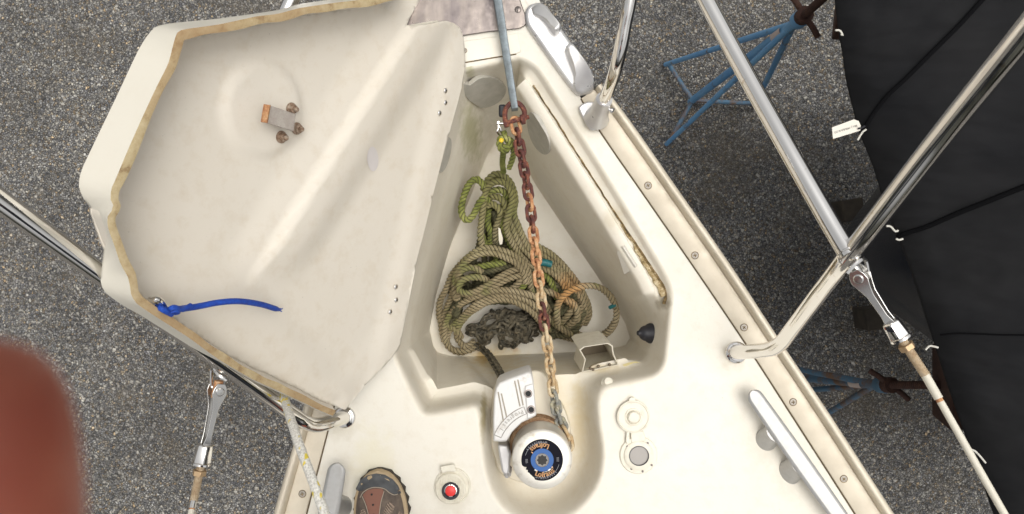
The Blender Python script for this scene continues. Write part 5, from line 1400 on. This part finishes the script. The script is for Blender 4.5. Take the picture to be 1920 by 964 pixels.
# ------------------------------------------------------------------ the photographer: standing aft of the frame, shoe and a fingertip in view
person = empty('person', P(712, 1100, 0), 'person wearing a brown and grey trail shoe, one reddish fingertip close to the lens', 'person')
def skin_mesh(name, joints, bones, m, parent, sub=2, root=0):
    me = bpy.data.meshes.new(name); o0 = Vector(joints[root][0])
    me.from_pydata([Vector(j[0])-o0 for j in joints], bones, [])
    o = bpy.data.objects.new(name, me); C.objects.link(o); WL[o.name] = o0
    o.parent = parent; o.location = o0-wloc(parent)
    md = o.modifiers.new('skin', 'SKIN'); md.use_smooth_shade = True
    lay = me.skin_vertices[0].data
    for i, j in enumerate(joints): lay[i].radius = (j[1], j[1]); lay[i].use_root = (i == root)
    s = o.modifiers.new('sub', 'SUBSURF'); s.levels = sub; s.render_levels = sub
    me.materials.append(m); return o
hx = -.30
FX = P(-62, 700, H-.055)
J = [((-.13,-.66,.93), .13), ((-.13,-.64,1.15), .13), ((-.13,-.66,1.38), .10), ((-.13,-.63,1.50), .05), ((-.13,-.58,1.60), .085), ((-.13,-.57,1.69), .07),
     ((-.31,-.66,1.42), .055), ((-.36,-.50,1.24), .042), ((-.16,-.26,1.30), .030), ((-.10,-.17,1.36), .024), ((-.075,-.12,1.385), .026),
     ((-.050,-.075,1.394), .0120), ((-.0405,-.045,1.3945), .0100), ((-.0400,-.022,1.395), .0094), ((-.0400,-.0115,1.395), .0090), ((-.0402,-.0052,1.395), .0058),
     ((-.095,-.075,1.39), .009), ((-.100,-.045,1.40), .0085), ((-.098,-.022,1.405), .008),
     ((.05,-.66,1.42), .055), ((.14,-.50,1.22), .042), ((.13,-.26,1.36), .030), ((.12,-.16,1.43), .026),
     ((-.23,-.66,.86), .09), ((-.24,-.64,.50), .06), ((-.24,-.64,.12), .042), ((-.03,-.78,.86), .09), ((.0,-.88,.50), .06), ((.0,-.90,.12), .042),
     ((-.243,-.60,.055), .038), ((-.003,-.84,.055), .038), ((-.112,-.080,1.385), .009), ((-.122,-.050,1.395), .0085)]
B_ = [(0, 1), (1, 2), (2, 3), (3, 4), (4, 5), (2, 6), (6, 7), (7, 8), (8, 9), (9, 10), (10, 11), (11, 12), (12, 13), (13, 14), (14, 15), (10, 16), (16, 17), (17, 18), (2, 19), (19, 20), (20, 21), (21, 22), (0, 23), (23, 24), (24, 25), (0, 26), (26, 27), (27, 28), (25, 29), (28, 30), (10, 31), (31, 32)]
skin_mesh('body', J, B_, M_skin, person, 2, 0)
M_jean = mat('dark_trousers', (.03, .035, .05), .9); M_jkt = mat('grey_jacket', (.09, .09, .10), .85)
skin_mesh('trousers', [((-.13,-.66,1.0), .15), ((-.23,-.66,.86), .11), ((-.24,-.645,.5), .082), ((-.24,-.65,.10), .068), ((-.03,-.78,.86), .11), ((.0,-.88,.5), .082), ((.0,-.905,.10), .068)], [(0,1),(1,2),(2,3),(0,4),(4,5),(5,6)], M_jean, person, 1)
skin_mesh('jacket', [((-.13,-.66,.95), .16), ((-.13,-.65,1.2), .155), ((-.13,-.66,1.41), .12), ((-.32,-.66,1.42), .07), ((-.37,-.50,1.24), .056), ((-.18,-.28,1.30), .044), ((.06,-.66,1.42), .07), ((.15,-.50,1.22), .056), ((.13,-.29,1.35), .044)], [(0,1),(1,2),(2,3),(3,4),(4,5),(2,6),(6,7),(7,8)], M_jkt, person, 1)
skin_mesh('hair', [((-.13,-.60,1.70), .088), ((-.13,-.63,1.64), .08)], [(0,1)], mat('brown_hair', (.05, .03, .02), .9), person, 2)
mb = MB(); mb.box((.035, .012, 1.462), .16, .078, .008); tag(mb.build('phone', M_black, bevel=.003), 'dark phone held flat above the deck by the person', 'phone')
# trail shoe
def shoe(ox, oy, parent):
    L = .285; n = 26
    sh = empty('shoe', (ox, oy-.14, .0), parent=parent)
    def halfw(f):                                  # f = 0 toe .. 1 heel, returns (left, right) half widths
        a = .0485*math.sqrt(max(0, 1-(1-min(f/.30, 1))**2.2))
        if f > .3: a = .0485-.013*smooth(.3, .62, f)+.002*smooth(.62, .85, f)
        if f > .86: a *= math.sqrt(max(0, 1-((f-.86)/.145)**2))
        return a
    def cxo(f): return .006*math.sin(f*math.pi)-.004
    secs_s, secs_m, secs_u = [], [], []
    for i in range(n+1):
        f = (i/n)**1.25; w = max(.0035, halfw(f)); y = oy-f*L; x = ox+cxo(f)
        lug = .0022*(1 if i % 2 else -1)
        secs_s.append([Vector((x+w+.003+lug, y, .001)), Vector((x+w+.004+lug, y, .012)), Vector((x-w-.003-lug, y, .012)), Vector((x-w-.003-lug, y, .001))])
        secs_m.append([Vector((x+w+.001, y, .011)), Vector((x+w+.0015, y, .026)), Vector((x+w*.8, y, .030)), Vector((x-w*.8, y, .030)), Vector((x-w-.001, y, .026)), Vector((x-w-.001, y, .011))])
        ht_ = .030+.030*smooth(.0, .28, f)+.045*smooth(.30, .75, f)
        ws = w*(.93-.35*smooth(.3, .8, f)*0)
        if f < .99: 
            rg = []
            for k in range(13):
                a = math.pi*k/12; rg.append(Vector((x+ws*math.cos(a), y-(.006 if f < .05 else 0), .022+(ht_-.022)*math.sin(a)**.75)))
            secs_u.append(rg)
    M_sole = mat('dark_sole', (.035, .028, .02), .8); M_mid = mat('tan_midsole', (.40, .30, .18), .7)
    M_up = mat('grey_brown_suede', (.12, .09, .07), .85); t = NT(M_up); t.col(t.ramp(t.noise(60, 6), [(.3, (.075, .058, .048)), (.7, (.15, .115, .088))])); t.bump(t.noise(300, 3), .4, .0008)
    M_toe = mat('slate_toe_rubber', (.055, .058, .062), .65); t = NT(M_toe); t.col(t.ramp(t.noise(50, 5), [(.3, (.04, .042, .045)), (.7, (.085, .088, .09))]))
    mb = MB(); mb.loft(secs_s, cap0=True, cap1=True); mb.build('sole', M_sole, sh, angle=30)
    mb = MB(); mb.loft(secs_m, cap0=True, cap1=True); mb.build('midsole', M_mid, sh, angle=50)
    mb = MB(); mb.loft(secs_u, closed=False)
    up = mb.build('upper', M_up, sh, angle=70)
    ub = bmesh.new(); ub.from_mesh(up.data); ub.transform(Matrix.Translation(WL[up.name])); UB = BVHTree.FromBMesh(ub)
    def patch(name, pts, m, lift, st=.004):
        v2, f2 = sheet2d(pts, [], st); vs = []
        for q in v2:
            h_ = UB.ray_cast(Vector((ox+q.x, oy+q.y, .3)), Vector((0,0,-1)))[0]
            vs.append((h_ if h_ else Vector((ox+q.x, oy+q.y, .03)))+Vector((0,0,lift)))
        mb = MB(); mb.add(vs, f2); return mb.build(name, m, sh, angle=80)
    toe = [(-.040,-.036),(-.043,-.030),(-.036,-.016),(-.022,-.007),(-.006,-.0035),(.010,-.006),(.024,-.014),(.034,-.026),(.040,-.040),(.030,-.040),(.020,-.035),(.010,-.029),(-.006,-.026),(-.020,-.028),(-.032,-.034)]
    patch('toe_cap', toe, M_toe, .0014)
    patch('vamp_panel', [(-.029,-.040),(-.022,-.032),(-.008,-.0285),(.006,-.029),(.010,-.034),(.006,-.050),(.003,-.075),(.002,-.11),(-.018,-.11),(-.014,-.075),(-.020,-.055)], mat('rust_brown_suede', (.22, .10, .07), .85), .0016)
    M_mesh = mat('tan_mesh', (.25, .2, .15), .8); t = NT(M_mesh); ck = t.n('ShaderNodeTexChecker'); ck.inputs['Scale'].default_value = 620; t.l(t.pos, ck.inputs['Vector']); ck.inputs[1].default_value = (.03, .02, .015, 1); ck.inputs[2].default_value = (.36, .27, .20, 1); t.l(ck.outputs[0], t.b.inputs['Base Color'])
    patch('mesh_window', [(.018,-.052),(.024,-.050),(.030,-.058),(.029,-.064),(.018,-.085),(.006,-.098),(.004,-.088),(.010,-.070)], M_mesh, .0018)
    patch('mesh_window', [(-.030,-.064),(-.024,-.062),(-.018,-.070),(-.014,-.090),(-.020,-.10),(-.032,-.095),(-.034,-.075)], M_mesh, .0018)
    patch('mesh_window', [(.038,-.068),(.043,-.075),(.041,-.082),(.030,-.098),(.024,-.105),(.028,-.088)], M_mesh, .0018)
    def stitch(pts, col_m):
        vs = []
        for q in resample([Vector((x, y, 0)) for x, y in pts], .003):
            h_ = UB.ray_cast(Vector((ox+q.x, oy+q.y, .3)), Vector((0,0,-1)))[0]
            if h_: vs.append(h_+Vector((0,0,.0022)))
        if len(vs) > 2:
            mb = MB(); mb.tube(vs, .0007, 6); mb.build('stitching', col_m, sh)
    M_st = mat('pale_thread', (.38, .32, .25), .8)
    stitch([(-.034,-.045),(-.029,-.036),(-.018,-.029),(-.006,-.0265),(.010,-.029),(.020,-.036),(.028,-.040),(.034,-.040)], M_st)
    stitch([(.010,-.033),(.006,-.050),(.004,-.075),(.003,-.10)], M_st); stitch([(-.030,-.042),(-.021,-.056),(-.015,-.075),(-.017,-.105)], M_st)
    for (x, y) in ((-.012,-.038),(-.008,-.054),(-.006,-.070)):
        h_ = UB.ray_cast(Vector((ox+x, oy+y, .3)), Vector((0,0,-1)))[0]
        mb = MB(); mb.lathe(h_+Vector((0,0,.002)), (0,0,1), [(.0018,-.001),(.0018,.0006),(0,.0006)], 10); mb.build('eyelet', M_dark, sh)
    return sh
shoe(P(712, 0, .03).x, P(0, 881, .02).y, person)
shoe(-.003, -.70, person)

# ------------------------------------------------------------------ keep the tree at thing > part > sub-part
def depth(o):
    d_ = 0
    while o.parent: o = o.parent; d_ += 1
    return d_
for o in [o for o in scene.objects if depth(o) > 2]:
    w = wloc(o); p = o.parent
    while depth(p) > 1: p = p.parent
    o.parent = p; o.location = w-wloc(p)
for o in [o for o in scene.objects if o.type == 'EMPTY' and depth(o) == 2 and not o.children]:
    bpy.data.objects.remove(o)
